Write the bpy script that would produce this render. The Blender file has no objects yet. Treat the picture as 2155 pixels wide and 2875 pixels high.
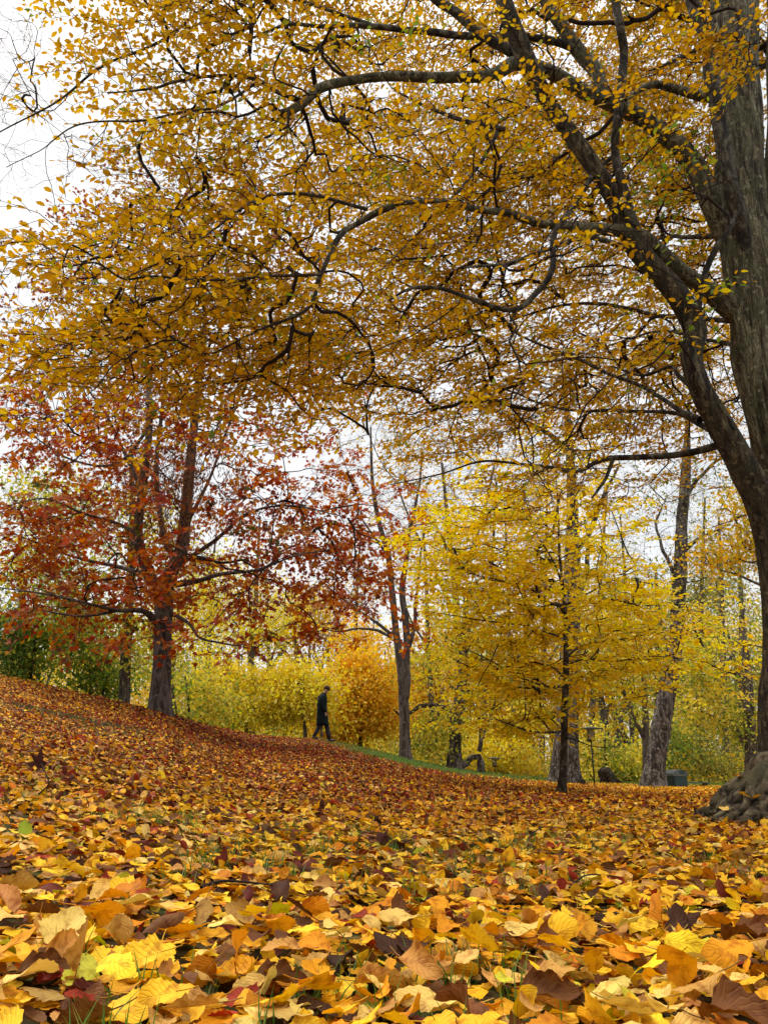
import bpy, bmesh, math
import numpy as np
from mathutils import Vector
R = np.random.RandomState(7)
SC = bpy.context.scene
COL = SC.collection
PI = math.pi

# ------------------------------------------------------------------ camera numbers
CAMZ = 0.30
PITCH = math.radians(18.7)
CT, ST = math.cos(PITCH), math.sin(PITCH)
F = 2160.0
CX, CY = 1077.5, 1437.5

def P(px, py, Y):
    """world point on the sight line of photo pixel (px,py) at forward distance Y"""
    u = (px - CX) / F; v = (CY - py) / F
    dy = CT - v * ST; dz = ST + v * CT
    k = Y / dy
    return np.array([u * k, Y, CAMZ + dz * k])

def zc(py, Y):
    v = (CY - py) / F
    return Y / (CT - v * ST)

# ------------------------------------------------------------------ noise
def _hash(ix, iy, iz, s):
    h = (ix * 374761393 + iy * 668265263 + iz * 2147483647 + s * 974711) & 0xffffffff
    h = ((h ^ (h >> 13)) * 1274126177) & 0xffffffff
    h = h ^ (h >> 16)
    return (h & 0xffff) / 65535.0

def vnoise(p, s=0):
    p = np.asarray(p, float)
    i = np.floor(p).astype(np.int64); f = p - i
    f = f * f * (3 - 2 * f)
    out = 0
    for a in (0, 1):
        for b in (0, 1):
            for c in (0, 1):
                w = (f[..., 0] if a else 1 - f[..., 0]) * (f[..., 1] if b else 1 - f[..., 1]) * (f[..., 2] if c else 1 - f[..., 2])
                out = out + w * _hash(i[..., 0] + a, i[..., 1] + b, i[..., 2] + c, s)
    return out * 2 - 1

def fbm(p, s=0, o=3):
    p = np.asarray(p, float); r = 0; a = 1.0
    for k in range(o):
        r = r + a * vnoise(p * (2 ** k) + 17.3 * k, s + k); a *= .5
    return r

def n2(x, y, s=0, o=3):
    return fbm(np.stack([x, y, np.zeros_like(x)], -1), s, o)

# ------------------------------------------------------------------ terrain
RIDGE = np.array([(-600, 1790, 15), (0, 1893, 17), (120, 1924, 17.5), (300, 1966, 18.5), (450, 1996, 19.5), (600, 2042, 23), (700, 2066, 26),
                  (903, 2076, 29), (1000, 2100, 31), (1150, 2138, 33), (1300, 2166, 34), (1450, 2186, 34), (1600, 2197, 34),
                  (1800, 2206, 34), (2155, 2212, 34), (2700, 2212, 34)], float)
RA = (RIDGE[:, 0] - CX) / 2281.0
RD = RIDGE[:, 2]
RZ = CAMZ + (2168 - RIDGE[:, 1]) / 2407.0 * RD

def H(x, y):
    x = np.asarray(x, float); y = np.asarray(y, float)
    yy = np.maximum(y, 1.5)
    a = np.clip(x / yy, -.75, .7)
    D = np.interp(a, RA, RD); Z = np.interp(a, RA, RZ)
    t = np.maximum(y, 0) / D
    A = np.power(np.maximum(t, 1e-6), 1.45)
    B = 1.035 + (t - 1) * .12 - .30 * np.maximum(t - 1, 0) ** 2
    k = .09
    h = np.clip(.5 + .5 * (B - A) / k, 0, 1)
    s = B * (1 - h) + A * h - k * h * (1 - h)
    s = np.maximum(s, -.05)
    nz = n2(x * .35, y * .35, 3, 2) * .05 * np.clip(y / 8, 0.1, 1) + n2(x * 1.7, y * 1.7, 9, 2) * .012
    return Z * s + nz

def ground_at(px, Y):
    """ground point whose photo column is px at forward distance Y"""
    z = 0.0
    for _ in range(4):
        k = Y * CT + (z - CAMZ) * ST
        x = (px - CX) / F * k
        z = float(H(x, Y))
    return np.array([x, Y, z])

# ------------------------------------------------------------------ object helpers
def link(o):
    COL.objects.link(o); return o

def tagp(o, label=None, cat=None, group=None, kind=None):
    if label: o['label'] = label
    if cat: o['category'] = cat
    if group: o['group'] = group
    if kind: o['kind'] = kind
    return o

def root(name, loc, label, cat, group=None):
    o = bpy.data.objects.new(name, None)
    o.empty_display_size = .2
    o.location = tuple(float(v) for v in loc)
    link(o)
    return tagp(o, label, cat, group)

def mesh(name, V, faces, mat, parent=None, col=None, uv=None, smooth=True):
    """V (n,3); faces: list of int arrays (m,k); parent: empty -> verts kept in world place"""
    V = np.asarray(V, np.float32).reshape(-1, 3)
    off = np.array(parent.matrix_world.translation if False else (parent['_loc'] if parent is not None and '_loc' in parent else (0, 0, 0)), np.float32)
    me = bpy.data.meshes.new(name)
    me.vertices.add(len(V)); me.vertices.foreach_set('co', (V - off).ravel())
    faces = [np.asarray(f, np.int32) for f in faces if len(f)]
    nl = sum(f.size for f in faces); npol = sum(len(f) for f in faces)
    me.loops.add(nl); me.polygons.add(npol)
    li = np.concatenate([f.ravel() for f in faces])
    sizes = np.concatenate([np.full(len(f), f.shape[1], np.int32) for f in faces])
    starts = np.concatenate([[0], np.cumsum(sizes)[:-1]]).astype(np.int32)
    me.loops.foreach_set('vertex_index', li)
    me.polygons.foreach_set('loop_start', starts)
    me.polygons.foreach_set('loop_total', sizes)
    if smooth: me.polygons.foreach_set('use_smooth', np.ones(npol, bool))
    if col is not None:
        at = me.color_attributes.new('Col', 'FLOAT_COLOR', 'POINT')
        c = np.ones((len(V), 4), np.float32); c[:, :3] = col
        at.data.foreach_set('color', c.ravel())
    if uv is not None:
        u = me.uv_layers.new(name='UVMap')
        u.data.foreach_set('uv', np.asarray(uv, np.float32)[li].ravel())
    me.update(calc_edges=True)
    me.materials.append(mat)
    o = bpy.data.objects.new(name, me)
    link(o)
    if parent is not None: o.parent = parent
    return o

def rootp(name, loc, label, cat, group=None):
    r = root(name, loc, label, cat, group)
    r['_loc'] = [float(v) for v in loc]
    return r

# ------------------------------------------------------------------ materials
def newmat(name):
    m = bpy.data.materials.new(name); m.use_nodes = True
    nt = m.node_tree; nt.nodes.clear()
    return m, nt, nt.nodes, nt.links

def leaf_mat(name, transl=.4, rough=.5, spec=.3, veins=False):
    m, nt, N, L = newmat(name)
    out = N.new('ShaderNodeOutputMaterial'); att = N.new('ShaderNodeAttribute'); att.attribute_name = 'Col'
    b = N.new('ShaderNodeBsdfPrincipled'); b.inputs['Roughness'].default_value = rough
    b.inputs['Specular IOR Level'].default_value = spec
    tr = N.new('ShaderNodeBsdfTranslucent'); mx = N.new('ShaderNodeMixShader'); mx.inputs[0].default_value = transl
    src = att.outputs['Color']
    if veins:
        uv = N.new('ShaderNodeUVMap'); uv.uv_map = 'UVMap'
        sep = N.new('ShaderNodeSeparateXYZ'); L.new(uv.outputs[0], sep.inputs[0])
        ab = N.new('ShaderNodeMath'); ab.operation = 'ABSOLUTE'; L.new(sep.outputs[1], ab.inputs[0])
        # lateral veins: sin((u - |v|*0.5) * n)
        mu = N.new('ShaderNodeMath'); mu.operation = 'MULTIPLY_ADD'; L.new(ab.outputs[0], mu.inputs[0]); mu.inputs[1].default_value = -.38; L.new(sep.outputs[0], mu.inputs[2])
        m2 = N.new('ShaderNodeMath'); m2.operation = 'MULTIPLY'; L.new(mu.outputs[0], m2.inputs[0]); m2.inputs[1].default_value = 50
        sn = N.new('ShaderNodeMath'); sn.operation = 'SINE'; L.new(m2.outputs[0], sn.inputs[0])
        pw = N.new('ShaderNodeMath'); pw.operation = 'MULTIPLY_ADD'; L.new(sn.outputs[0], pw.inputs[0]); pw.inputs[1].default_value = .5; pw.inputs[2].default_value = .5
        p3 = N.new('ShaderNodeMath'); p3.operation = 'POWER'; L.new(pw.outputs[0], p3.inputs[0]); p3.inputs[1].default_value = 5
        mid = N.new('ShaderNodeMapRange'); L.new(ab.outputs[0], mid.inputs[0]); mid.inputs[1].default_value = 0; mid.inputs[2].default_value = .07; mid.inputs[3].default_value = 1; mid.inputs[4].default_value = 0
        mxv = N.new('ShaderNodeMath'); mxv.operation = 'MAXIMUM'; L.new(p3.outputs[0], mxv.inputs[0]); L.new(mid.outputs[0], mxv.inputs[1])
        tc = N.new('ShaderNodeTexCoord')
        no = N.new('ShaderNodeTexNoise'); no.inputs['Scale'].default_value = 60; no.inputs['Detail'].default_value = 5; L.new(tc.outputs['Object'], no.inputs['Vector'])
        cr = N.new('ShaderNodeValToRGB'); cr.color_ramp.elements[0].position = .33; cr.color_ramp.elements[0].color = (.42, .25, .15, 1); cr.color_ramp.elements[1].position = .52; cr.color_ramp.elements[1].color = (1, 1, 1, 1)
        L.new(no.outputs['Fac'], cr.inputs[0])
        mc = N.new('ShaderNodeMix'); mc.data_type = 'RGBA'; mc.blend_type = 'MULTIPLY'; mc.inputs[0].default_value = .8
        L.new(att.outputs['Color'], mc.inputs[6]); L.new(cr.outputs[0], mc.inputs[7])
        mv = N.new('ShaderNodeMix'); mv.data_type = 'RGBA'; mv.blend_type = 'MIX'
        vf = N.new('ShaderNodeMath'); vf.operation = 'MULTIPLY'; L.new(mxv.outputs[0], vf.inputs[0]); vf.inputs[1].default_value = .10
        L.new(vf.outputs[0], mv.inputs[0]); L.new(mc.outputs[2], mv.inputs[6]); mv.inputs[7].default_value = (.40, .20, .05, 1)
        src = mv.outputs[2]
        bp = N.new('ShaderNodeBump'); bp.inputs['Strength'].default_value = .45; bp.inputs['Distance'].default_value = .0016
        ad = N.new('ShaderNodeMath'); ad.operation = 'MULTIPLY_ADD'; L.new(no.outputs['Fac'], ad.inputs[0]); ad.inputs[1].default_value = .7; L.new(mxv.outputs[0], ad.inputs[2])
        L.new(ad.outputs[0], bp.inputs['Height']); L.new(bp.outputs[0], b.inputs['Normal'])
    L.new(src, b.inputs['Base Color'])
    hs = N.new('ShaderNodeHueSaturation'); hs.inputs['Saturation'].default_value = 1.1; hs.inputs['Value'].default_value = 1.0
    L.new(src, hs.inputs['Color']); L.new(hs.outputs[0], tr.inputs['Color'])
    L.new(b.outputs[0], mx.inputs[1]); L.new(tr.outputs[0], mx.inputs[2]); L.new(mx.outputs[0], out.inputs[0])
    return m

def bark_mat(name, c1, c2, c3, scale=6, stretch=.18, bump=.6, dist=.02, moss=None, crack=.55):
    m, nt, N, L = newmat(name)
    out = N.new('ShaderNodeOutputMaterial'); b = N.new('ShaderNodeBsdfPrincipled')
    b.inputs['Roughness'].default_value = .85; b.inputs['Specular IOR Level'].default_value = .25
    tc = N.new('ShaderNodeTexCoord'); mp = N.new('ShaderNodeMapping'); mp.inputs['Scale'].default_value = (1, 1, stretch)
    L.new(tc.outputs['Object'], mp.inputs[0])
    n1 = N.new('ShaderNodeTexNoise'); n1.inputs['Scale'].default_value = scale; n1.inputs['Detail'].default_value = 8; n1.inputs['Roughness'].default_value = .65; n1.inputs['Distortion'].default_value = 1.2
    L.new(mp.outputs[0], n1.inputs['Vector'])
    n2_ = N.new('ShaderNodeTexNoise'); n2_.inputs['Scale'].default_value = scale * .35; n2_.inputs['Detail'].default_value = 5
    L.new(tc.outputs['Object'], n2_.inputs['Vector'])
    vo = N.new('ShaderNodeTexVoronoi'); vo.feature = 'DISTANCE_TO_EDGE'; vo.inputs['Scale'].default_value = scale * 2.6
    wa = N.new('ShaderNodeTexNoise'); wa.inputs['Scale'].default_value = scale * .8; wa.inputs['Detail'].default_value = 4; L.new(mp.outputs[0], wa.inputs['Vector'])
    wm = N.new('ShaderNodeVectorMath'); wm.operation = 'MULTIPLY_ADD'; L.new(wa.outputs['Color'], wm.inputs[0]); wm.inputs[1].default_value = (.22, .22, .22); L.new(mp.outputs[0], wm.inputs[2]); L.new(wm.outputs[0], vo.inputs['Vector'])
    cr = N.new('ShaderNodeValToRGB'); e = cr.color_ramp.elements
    e[0].position = .40; e[0].color = (*c1, 1); e[1].position = .62; e[1].color = (*c3, 1); q = e.new(.5); q.color = (*c2, 1)
    L.new(n1.outputs['Fac'], cr.inputs[0])
    last = cr.outputs[0]
    if moss:
        cm = N.new('ShaderNodeMix'); cm.data_type = 'RGBA'
        r2 = N.new('ShaderNodeMapRange'); r2.inputs[1].default_value = .48; r2.inputs[2].default_value = .62; r2.inputs[4].default_value = .75
        L.new(n2_.outputs['Fac'], r2.inputs[0]); L.new(r2.outputs[0], cm.inputs[0]); L.new(last, cm.inputs[6]); cm.inputs[7].default_value = (*moss, 1)
        last = cm.outputs[2]
    # dark cracks between plates and pale lichen flecks
    ck = N.new('ShaderNodeMapRange'); ck.inputs[2].default_value = .10; ck.inputs[3].default_value = .30; L.new(vo.outputs['Distance'], ck.inputs[0])
    mk = N.new('ShaderNodeMix'); mk.data_type = 'RGBA'; mk.blend_type = 'MULTIPLY'; mk.inputs[0].default_value = crack
    L.new(last, mk.inputs[6]); L.new(ck.outputs[0], mk.inputs[7])
    n4 = N.new('ShaderNodeTexNoise'); n4.inputs['Scale'].default_value = scale * 1.3; n4.inputs['Detail'].default_value = 6; L.new(tc.outputs['Object'], n4.inputs['Vector'])
    r4 = N.new('ShaderNodeMapRange'); r4.inputs[1].default_value = .60; r4.inputs[2].default_value = .66; r4.inputs[4].default_value = .55; L.new(n4.outputs['Fac'], r4.inputs[0])
    ml = N.new('ShaderNodeMix'); ml.data_type = 'RGBA'; L.new(r4.outputs[0], ml.inputs[0]); L.new(mk.outputs[2], ml.inputs[6]); ml.inputs[7].default_value = (*[min(.6, v * 1.5) for v in c3], 1)
    L.new(ml.outputs[2], b.inputs['Base Color'])
    mh = N.new('ShaderNodeMath'); mh.operation = 'MULTIPLY_ADD'
    mr = N.new('ShaderNodeMapRange'); mr.inputs[2].default_value = .18; L.new(vo.outputs['Distance'], mr.inputs[0])
    L.new(mr.outputs[0], mh.inputs[0]); mh.inputs[1].default_value = .35 * crack; L.new(n1.outputs['Fac'], mh.inputs[2])
    bp = N.new('ShaderNodeBump'); bp.inputs['Strength'].default_value = bump; bp.inputs['Distance'].default_value = dist
    L.new(mh.outputs[0], bp.inputs['Height']); L.new(bp.outputs[0], b.inputs['Normal'])
    L.new(b.outputs[0], out.inputs[0])
    return m

def plain(name, c, rough=.7, metal=0, noise=.25, scale=12):
    m, nt, N, L = newmat(name)
    out = N.new('ShaderNodeOutputMaterial'); b = N.new('ShaderNodeBsdfPrincipled')
    b.inputs['Roughness'].default_value = rough; b.inputs['Metallic'].default_value = metal; b.inputs['Specular IOR Level'].default_value = .15 if rough > .75 else .4
    tc = N.new('ShaderNodeTexCoord'); n1 = N.new('ShaderNodeTexNoise'); n1.inputs['Scale'].default_value = scale; n1.inputs['Detail'].default_value = 5
    L.new(tc.outputs['Object'], n1.inputs['Vector'])
    cr = N.new('ShaderNodeValToRGB'); e = cr.color_ramp.elements
    e[0].position = .3; e[0].color = (*[v * (1 - noise) for v in c], 1); e[1].position = .7; e[1].color = (*[min(1, v * (1 + noise)) for v in c], 1)
    L.new(n1.outputs['Fac'], cr.inputs[0]); L.new(cr.outputs[0], b.inputs['Base Color'])
    L.new(b.outputs[0], out.inputs[0])
    return m

M_LEAF = leaf_mat('leaf_canopy', .48, .5, .22)
M_LEAFD = leaf_mat('leaf_far', .5, .6, .1)
M_LITTER = leaf_mat('leaf_litter_near', .22, .6, .10, veins=True)
M_LITTERF = leaf_mat('leaf_litter_far', .2, .65, .08)
M_GRASS = leaf_mat('grass_blades', .3, .5, .3)
M_BARK = bark_mat('bark_grey_green', (.030, .020, .009), (.135, .105, .055), (.29, .245, .145), 16, .13, 1.0, .04, moss=(.105, .098, .042), crack=.8)
M_BARKB = bark_mat('bark_brown_olive', (.012, .007, .003), (.065, .042, .020), (.17, .125, .065), 16, .14, 1.0, .04, moss=(.06, .048, .022), crack=.8)
M_ROOT = bark_mat('bark_root', (.010, .006, .003), (.075, .052, .026), (.18, .14, .08), 9, .7, 1.0, .05, moss=(.085, .072, .032), crack=.0)
M_LIMB = bark_mat('bark_limb', (.012, .008, .005), (.04, .027, .015), (.115, .10, .068), 10, .5, .8, .02)
M_TWIG = plain('bark_twig', (.022, .012, .008), .8, 0, .3, 20)
M_BARKR = bark_mat('bark_brown', (.03, .02, .015), (.085, .06, .048), (.15, .115, .095), 8, .2, .7, .02)
M_BARKF = bark_mat('bark_far', (.035, .024, .017), (.09, .068, .05), (.17, .14, .11), 5, .3, .8, .04)
M_BARKC = bark_mat('bark_craggy', (.022, .015, .011), (.09, .066, .05), (.25, .21, .17), 7, .35, 1.0, .07)
M_TWIGF = plain('twig_far', (.05, .03, .024), .8, 0, .3, 8)

# ------------------------------------------------------------------ tubes
def tubes(Pn, Rn, sides=5):
    """Pn (n,M,3) Rn (n,M) -> verts, quads"""
    Pn = np.asarray(Pn, float); Rn = np.asarray(Rn, float)
    n, M, _ = Pn.shape
    T = np.empty_like(Pn); T[:, 1:-1] = Pn[:, 2:] - Pn[:, :-2]; T[:, 0] = Pn[:, 1] - Pn[:, 0]; T[:, -1] = Pn[:, -1] - Pn[:, -2]
    T /= np.linalg.norm(T, axis=-1, keepdims=True) + 1e-9
    D = Pn[:, -1] - Pn[:, 0]
    ref = np.eye(3)[np.argmin(np.abs(D), axis=1)][:, None, :]
    A = np.cross(T, ref); A /= np.linalg.norm(A, axis=-1, keepdims=True) + 1e-9
    B = np.cross(T, A)
    th = np.arange(sides) / sides * 2 * PI
    V = Pn[:, :, None, :] + Rn[:, :, None, None] * (A[:, :, None, :] * np.cos(th)[None, None, :, None] + B[:, :, None, :] * np.sin(th)[None, None, :, None])
    base = (np.arange(n) * M * sides)[:, None, None] + (np.arange(M - 1) * sides)[None, :, None]
    j = np.arange(sides)[None, None, :]; j2 = (j + 1) % sides
    q = np.stack([base + j, base + j2, base + sides + j2, base + sides + j], -1).reshape(-1, 4)
    return V.reshape(-1, 3), q

def spline(pts, n):
    pts = np.asarray(pts, float)
    d = np.concatenate([[0], np.cumsum(np.linalg.norm(np.diff(pts[:, :3], axis=0), axis=1) + 1e-6)])
    pe = np.vstack([2 * pts[0] - pts[1], pts, 2 * pts[-1] - pts[-2]])
    s = np.linspace(0, d[-1], n); out = []
    for v in s:
        i = min(np.searchsorted(d, v, side='right') - 1, len(pts) - 2); i = max(i, 0)
        t = (v - d[i]) / (d[i + 1] - d[i])
        p0, p1, p2, p3 = pe[i], pe[i + 1], pe[i + 2], pe[i + 3]
        out.append(.5 * ((2 * p1) + (-p0 + p2) * t + (2 * p0 - 5 * p1 + 4 * p2 - p3) * t * t + (-p0 + 3 * p1 - 3 * p2 + p3) * t ** 3))
    return np.array(out)

def limb_from_px(pts, step=.08, wob=0.0):
    """pts: (px,py,Y,w_px) -> (n,4) world points with radius"""
    W = []
    for px, py, Y, w in pts:
        p = P(px, py, Y); W.append([*p, max(w, 1) * .47 * zc(py, Y) / F])
    W = np.array(W)
    L = np.linalg.norm(np.diff(W[:, :3], axis=0), axis=1).sum()
    S = spline(W, max(6, int(L / step)))
    if wob:
        for k in range(3): S[:, k] += wob * fbm(np.stack([S[:, 0] * 2, S[:, 1] * 2, S[:, 2] * 2 + 31 * k], -1), 5 + k, 2)
    S[:, 3] = np.maximum(S[:, 3], .003)
    return S

def bark_tube(S, sides=28, amp=.08, ridge=9, seed=0, flare=None):
    n = len(S)
    V, q = tubes(S[None, :, :3], S[None, :, 3], sides)
    V = V.reshape(n, sides, 3); C = S[:, None, :3]
    off = V - C
    th = np.arange(sides) / sides * 2 * PI
    L = np.concatenate([[0], np.cumsum(np.linalg.norm(np.diff(S[:, :3], axis=0), axis=1))])
    rr = S[:, 3][:, None]
    q3 = np.stack([np.cos(th)[None, :] * ridge * .35 + 0 * L[:, None], np.sin(th)[None, :] * ridge * .35 + 0 * L[:, None], (L[:, None] * 1.6 + 0 * th[None, :])], -1)
    d = fbm(q3, seed, 4) * amp
    q4 = np.stack([np.cos(th)[None, :] * 1.1 + 0 * L[:, None], np.sin(th)[None, :] * 1.1 + 0 * L[:, None], (L[:, None] * 2.2 + 0 * th[None, :])], -1)
    d = d + fbm(q4, seed + 9, 2) * amp * .8
    if sides >= 40: d = d + np.minimum(fbm(q3 * np.array([3.2, 3.2, 1.4]), seed + 4, 3), .25) * amp * .9
    sc = 1 + d
    if flare is not None: sc = sc * flare(th[None, :], L[:, None])
    V = C + off * sc[..., None]
    return V.reshape(-1, 3), q

# ------------------------------------------------------------------ branch growth
def grow(stems, targets, step=.2, rtip=.003, power=.5, bend=.35, jit=.08, droop=0.0, M=6, rng=None, back=.6, rmax=.6):
    """stems: list of (n,4). returns batched paths P (n,M,3), R (n,M), end directions"""
    rng = rng or R
    pos = []; dr = []; rad = []
    for S in stems:
        T = np.gradient(S[:, :3], axis=0); T /= np.linalg.norm(T, axis=1, keepdims=True) + 1e-9
        pos.append(S[:, :3]); dr.append(T); rad.append(S[:, 3])
    pos = np.vstack(pos); dr = np.vstack(dr); rad = np.concatenate(rad)
    n0 = len(pos)
    targets = np.asarray(targets)
    dmin = np.array([np.min(((pos - t) ** 2).sum(1)) for t in targets])
    targets = targets[np.argsort(dmin)]
    cap = n0 + len(targets) * 40
    Pn = np.zeros((cap, 3)); Dn = np.zeros((cap, 3)); par = -np.ones(cap, int)
    Pn[:n0] = pos; Dn[:n0] = dr; n = n0
    paths = []
    for t in targets:
        v = t - Pn[:n]; d = np.sqrt((v * v).sum(1)) + 1e-6
        ca = (v * Dn[:n]).sum(1) / d
        cost = d * (1 + back * (1 - ca))
        a = int(np.argmin(cost)); L = d[a]
        if L < .02: a0 = a
        A = Pn[a]; dirp = Dn[a]
        C = A + dirp * L * bend + rng.randn(3) * L * jit + np.array([0, 0, droop * L])
        m = int(np.clip(math.ceil(L / step), 2, 38))
        tt = np.linspace(0, 1, m + 1)[:, None]
        B = (1 - tt) ** 2 * A + 2 * tt * (1 - tt) * C + tt ** 2 * t
        B[1:-1] += rng.randn(m - 1, 3) * min(.03, L * .03)
        ids = [a]
        for k in range(1, m + 1):
            Pn[n] = B[k]; w = B[k] - B[k - 1]; Dn[n] = w / (np.linalg.norm(w) + 1e-9); par[n] = ids[-1]; ids.append(n); n += 1
        paths.append(ids)
    cnt = np.zeros(n); 
    for ids in paths: cnt[ids[-1]] += 1
    for k in range(n - 1, n0 - 1, -1):
        if par[k] >= 0: cnt[par[k]] += cnt[k]
    r = rtip * np.power(np.maximum(cnt, 1), power)
    PP = []; RR = []; ED = []
    for ids in paths:
        pp = Pn[ids]; r0 = r[ids].copy(); r0[0] = r0[1]
        if ids[0] < n0: 
            mx = rad[ids[0]] * rmax; r0 = np.minimum(r0, max(mx, rtip))
        tq = np.linspace(0, len(ids) - 1, M); xi = np.arange(len(ids))
        PP.append(np.stack([np.interp(tq, xi, pp[:, k]) for k in range(3)], -1)); RR.append(np.interp(tq, xi, r0)); ED.append(Dn[ids[-1]])
    return np.array(PP), np.array(RR), targets, np.array(ED)

# ------------------------------------------------------------------ leaves
def oval_leaf():
    # along(0..1), across(-1..1 scaled by W/2), up
    V = np.array([(0, 0, 0), (.34, 0, -.03), (.7, 0, -.03), (1, 0, -.08), (.25, .8, .10), (.62, .92, .11), (.25, -.8, .10), (.62, -.92, .11)], float)
    tri = np.array([(0, 4, 1), (2, 5, 3), (0, 1, 6), (2, 3, 7)]); quad = np.array([(1, 4, 5, 2), (1, 2, 7, 6)])
    return V, tri, quad
def kite_leaf():
    V = np.array([(0, 0, 0), (.5, .95, .12), (1, 0, -.05), (.5, -.95, .12)], float)
    return V, np.array([(0, 1, 2), (0, 2, 3)]), np.zeros((0, 4), int)
def maple_leaf():
    # five pointed lobes around a centre
    pts = [(0, 0), (.05, .45), (.30, 1.0), (.42, .45), (.72, .75), (.66, .28), (1.05, 0), (.66, -.28), (.72, -.75), (.42, -.45), (.30, -1.0), (.05, -.45)]
    V = np.array([(.38, 0, 0)] + [(a, b, .12 * abs(b) - .06 * a) for a, b in pts], float)
    n = len(pts); tri = np.array([(0, 1 + (k + 1) % n, 1 + k) for k in range(n)])
    return V, tri, np.zeros((0, 4), int)

def put_leaves(pos, d, nrm, L, W, col, tmpl, vary=.0):
    V0, tri, quad = tmpl
    n = len(pos); k = len(V0)
    d = d / (np.linalg.norm(d, axis=1, keepdims=True) + 1e-9)
    s = np.cross(nrm, d); s /= np.linalg.norm(s, axis=1, keepdims=True) + 1e-9
    u = np.cross(d, s)
    L = np.broadcast_to(L, n); W = np.broadcast_to(W, n)
    V = pos[:, None, :] + d[:, None, :] * (V0[None, :, 0:1] * L[:, None, None]) + s[:, None, :] * (V0[None, :, 1:2] * W[:, None, None] * .5) + u[:, None, :] * (V0[None, :, 2:3] * W[:, None, None])
    base = (np.arange(n) * k)[:, None, None]
    fs = [(base + tri[None]).reshape(-1, 3)]
    if len(quad): fs.append((base + quad[None]).reshape(-1, 4))
    C = np.repeat(col, k, axis=0)
    return V.reshape(-1, 3), fs, C

def unit(v): return v / (np.linalg.norm(v, axis=-1, keepdims=True) + 1e-9)

def pick(pal, n, pos=None, scale=.6, seed=0, rng=None, mixn=.55):
    """choose palette entries with spatial clumping"""
    rng = rng or R
    cols = np.array([c for c, w in pal], float); w = np.array([w for c, w in pal], float); w /= w.sum()
    cw = np.cumsum(w)
    u = rng.rand(n)
    if pos is not None:
        nz = fbm(pos * scale, seed, 2); rk = np.clip(nz * .55 + .5, 0, .999)
        u = np.where(rng.rand(n) < mixn, u, rk)
    idx = np.minimum(np.searchsorted(cw, u), len(cols) - 1)
    c = cols[idx] * (1 + rng.randn(n, 1) * .13) * (1 + rng.randn(n, 3) * .05)
    return np.clip(c, .004, .95)

def spray(T, D, pal, leafL=.06, twigL=.34, nside=4, nl=6, rng=None, flat=.35, tmpl=None, size_jit=.2, droop=.25, seed=0, keep=1.0, plen=.45, wr=.52):
    """leafy flat sprays: main twig and alternate side twigs in a roughly level plane"""
    rng = rng or R
    n = len(T); tmpl = tmpl or oval_leaf()
    D = unit(D * np.array([1, 1, .45]) + rng.randn(n, 3) * .35)
    Nn = unit(np.array([0, 0, 1.0]) + rng.randn(n, 3) * flat)
    D = unit(D - Nn * (D * Nn).sum(1, keepdims=True))
    S = np.cross(Nn, D)
    tw = twigL * (.6 + .8 * rng.rand(n))
    M = 5; tt = np.linspace(0, 1, M)
    TP = []; TR = []
    def axis(start, dr, ln, r):
        sag = np.zeros((len(start), M, 3)); sag[:, :, 2] = -droop * ln[:, None] * tt[None] ** 2
        jt = rng.randn(len(start), M, 3) * .02 * ln[:, None, None] * (tt[None, :, None] > 0)
        p = start[:, None] + dr[:, None] * ln[:, None, None] * tt[None, :, None] + sag + jt
        TP.append(p); TR.append(r * (1 - .6 * tt)[None] * np.ones((len(start), 1))); return p
    axes = [(axis(T, D, tw, .0026), tw, D)]
    for k in range(nside):
        f = (k + .6) / (nside + .6); sgn = 1 if k % 2 else -1
        st = T + D * (tw * f)[:, None] + np.array([0, 0, -1.0]) * (droop * tw * f * f)[:, None]
        dd = unit(D * .75 + S * sgn * .8 + rng.randn(n, 3) * .15)
        ln = tw * (1 - .5 * f) * plen * 1.4 * (.7 + .6 * rng.rand(n))
        axes.append((axis(st, dd, ln, .0018), ln, dd))
    LP = []; LD = []; LN = []
    for ai, (p, ln, dd) in enumerate(axes):
        m = nl + 2 if ai == 0 else nl
        for j in range(m):
            f = (j + .7) / m * (M - 1); i0 = min(int(f), M - 2); fr = f - i0
            q = p[:, i0] * (1 - fr) + p[:, i0 + 1] * fr
            sg = 1 if j % 2 else -1
            sd = np.cross(Nn, dd)
            ld = unit(dd * .7 + sd * sg * (.75 if j < m - 1 else .1) + rng.randn(n, 3) * .28 + np.array([0, 0, -droop]))
            LP.append(q + rng.randn(n, 3) * .004); LD.append(ld); LN.append(unit(Nn + rng.randn(n, 3) * .42))
    LP = np.vstack(LP); LD = np.vstack(LD); LN = np.vstack(LN)
    kp = rng.rand(len(LP)) < (np.tile(keep, len(LP) // n) if np.ndim(keep) else keep)
    LP, LD, LN = LP[kp], LD[kp], LN[kp]
    m = len(LP)
    ll = leafL * np.clip(1 + rng.randn(m) * size_jit, .5, 1.5)
    c = pick(pal, m, LP, .9, seed, rng)
    LVs = put_leaves(LP, LD, LN, ll, ll * wr * (1 + .15 * rng.randn(m)), c, tmpl)
    return LVs, (np.vstack(TP), np.vstack(TR))

def clump(T, pal, per, rad, leafL, tmpl, rng=None, seed=0, flatz=.6, wr=.7, nscale=.35):
    rng = rng or R
    n = len(T)
    pos = np.repeat(T, per, axis=0) + rng.randn(n * per, 3) * np.array([rad, rad, rad * flatz])
    d = unit(rng.randn(n * per, 3) + np.array([0, 0, -.3])); nr = unit(rng.randn(n * per, 3) * .8 + np.array([0, -.45, .6]))
    ll = leafL * np.clip(1 + rng.randn(len(pos)) * .25, .5, 1.6)
    c = pick(pal, len(pos), pos, nscale, seed, rng)
    return put_leaves(pos, d, nr, ll, ll * wr, c, tmpl)

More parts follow.
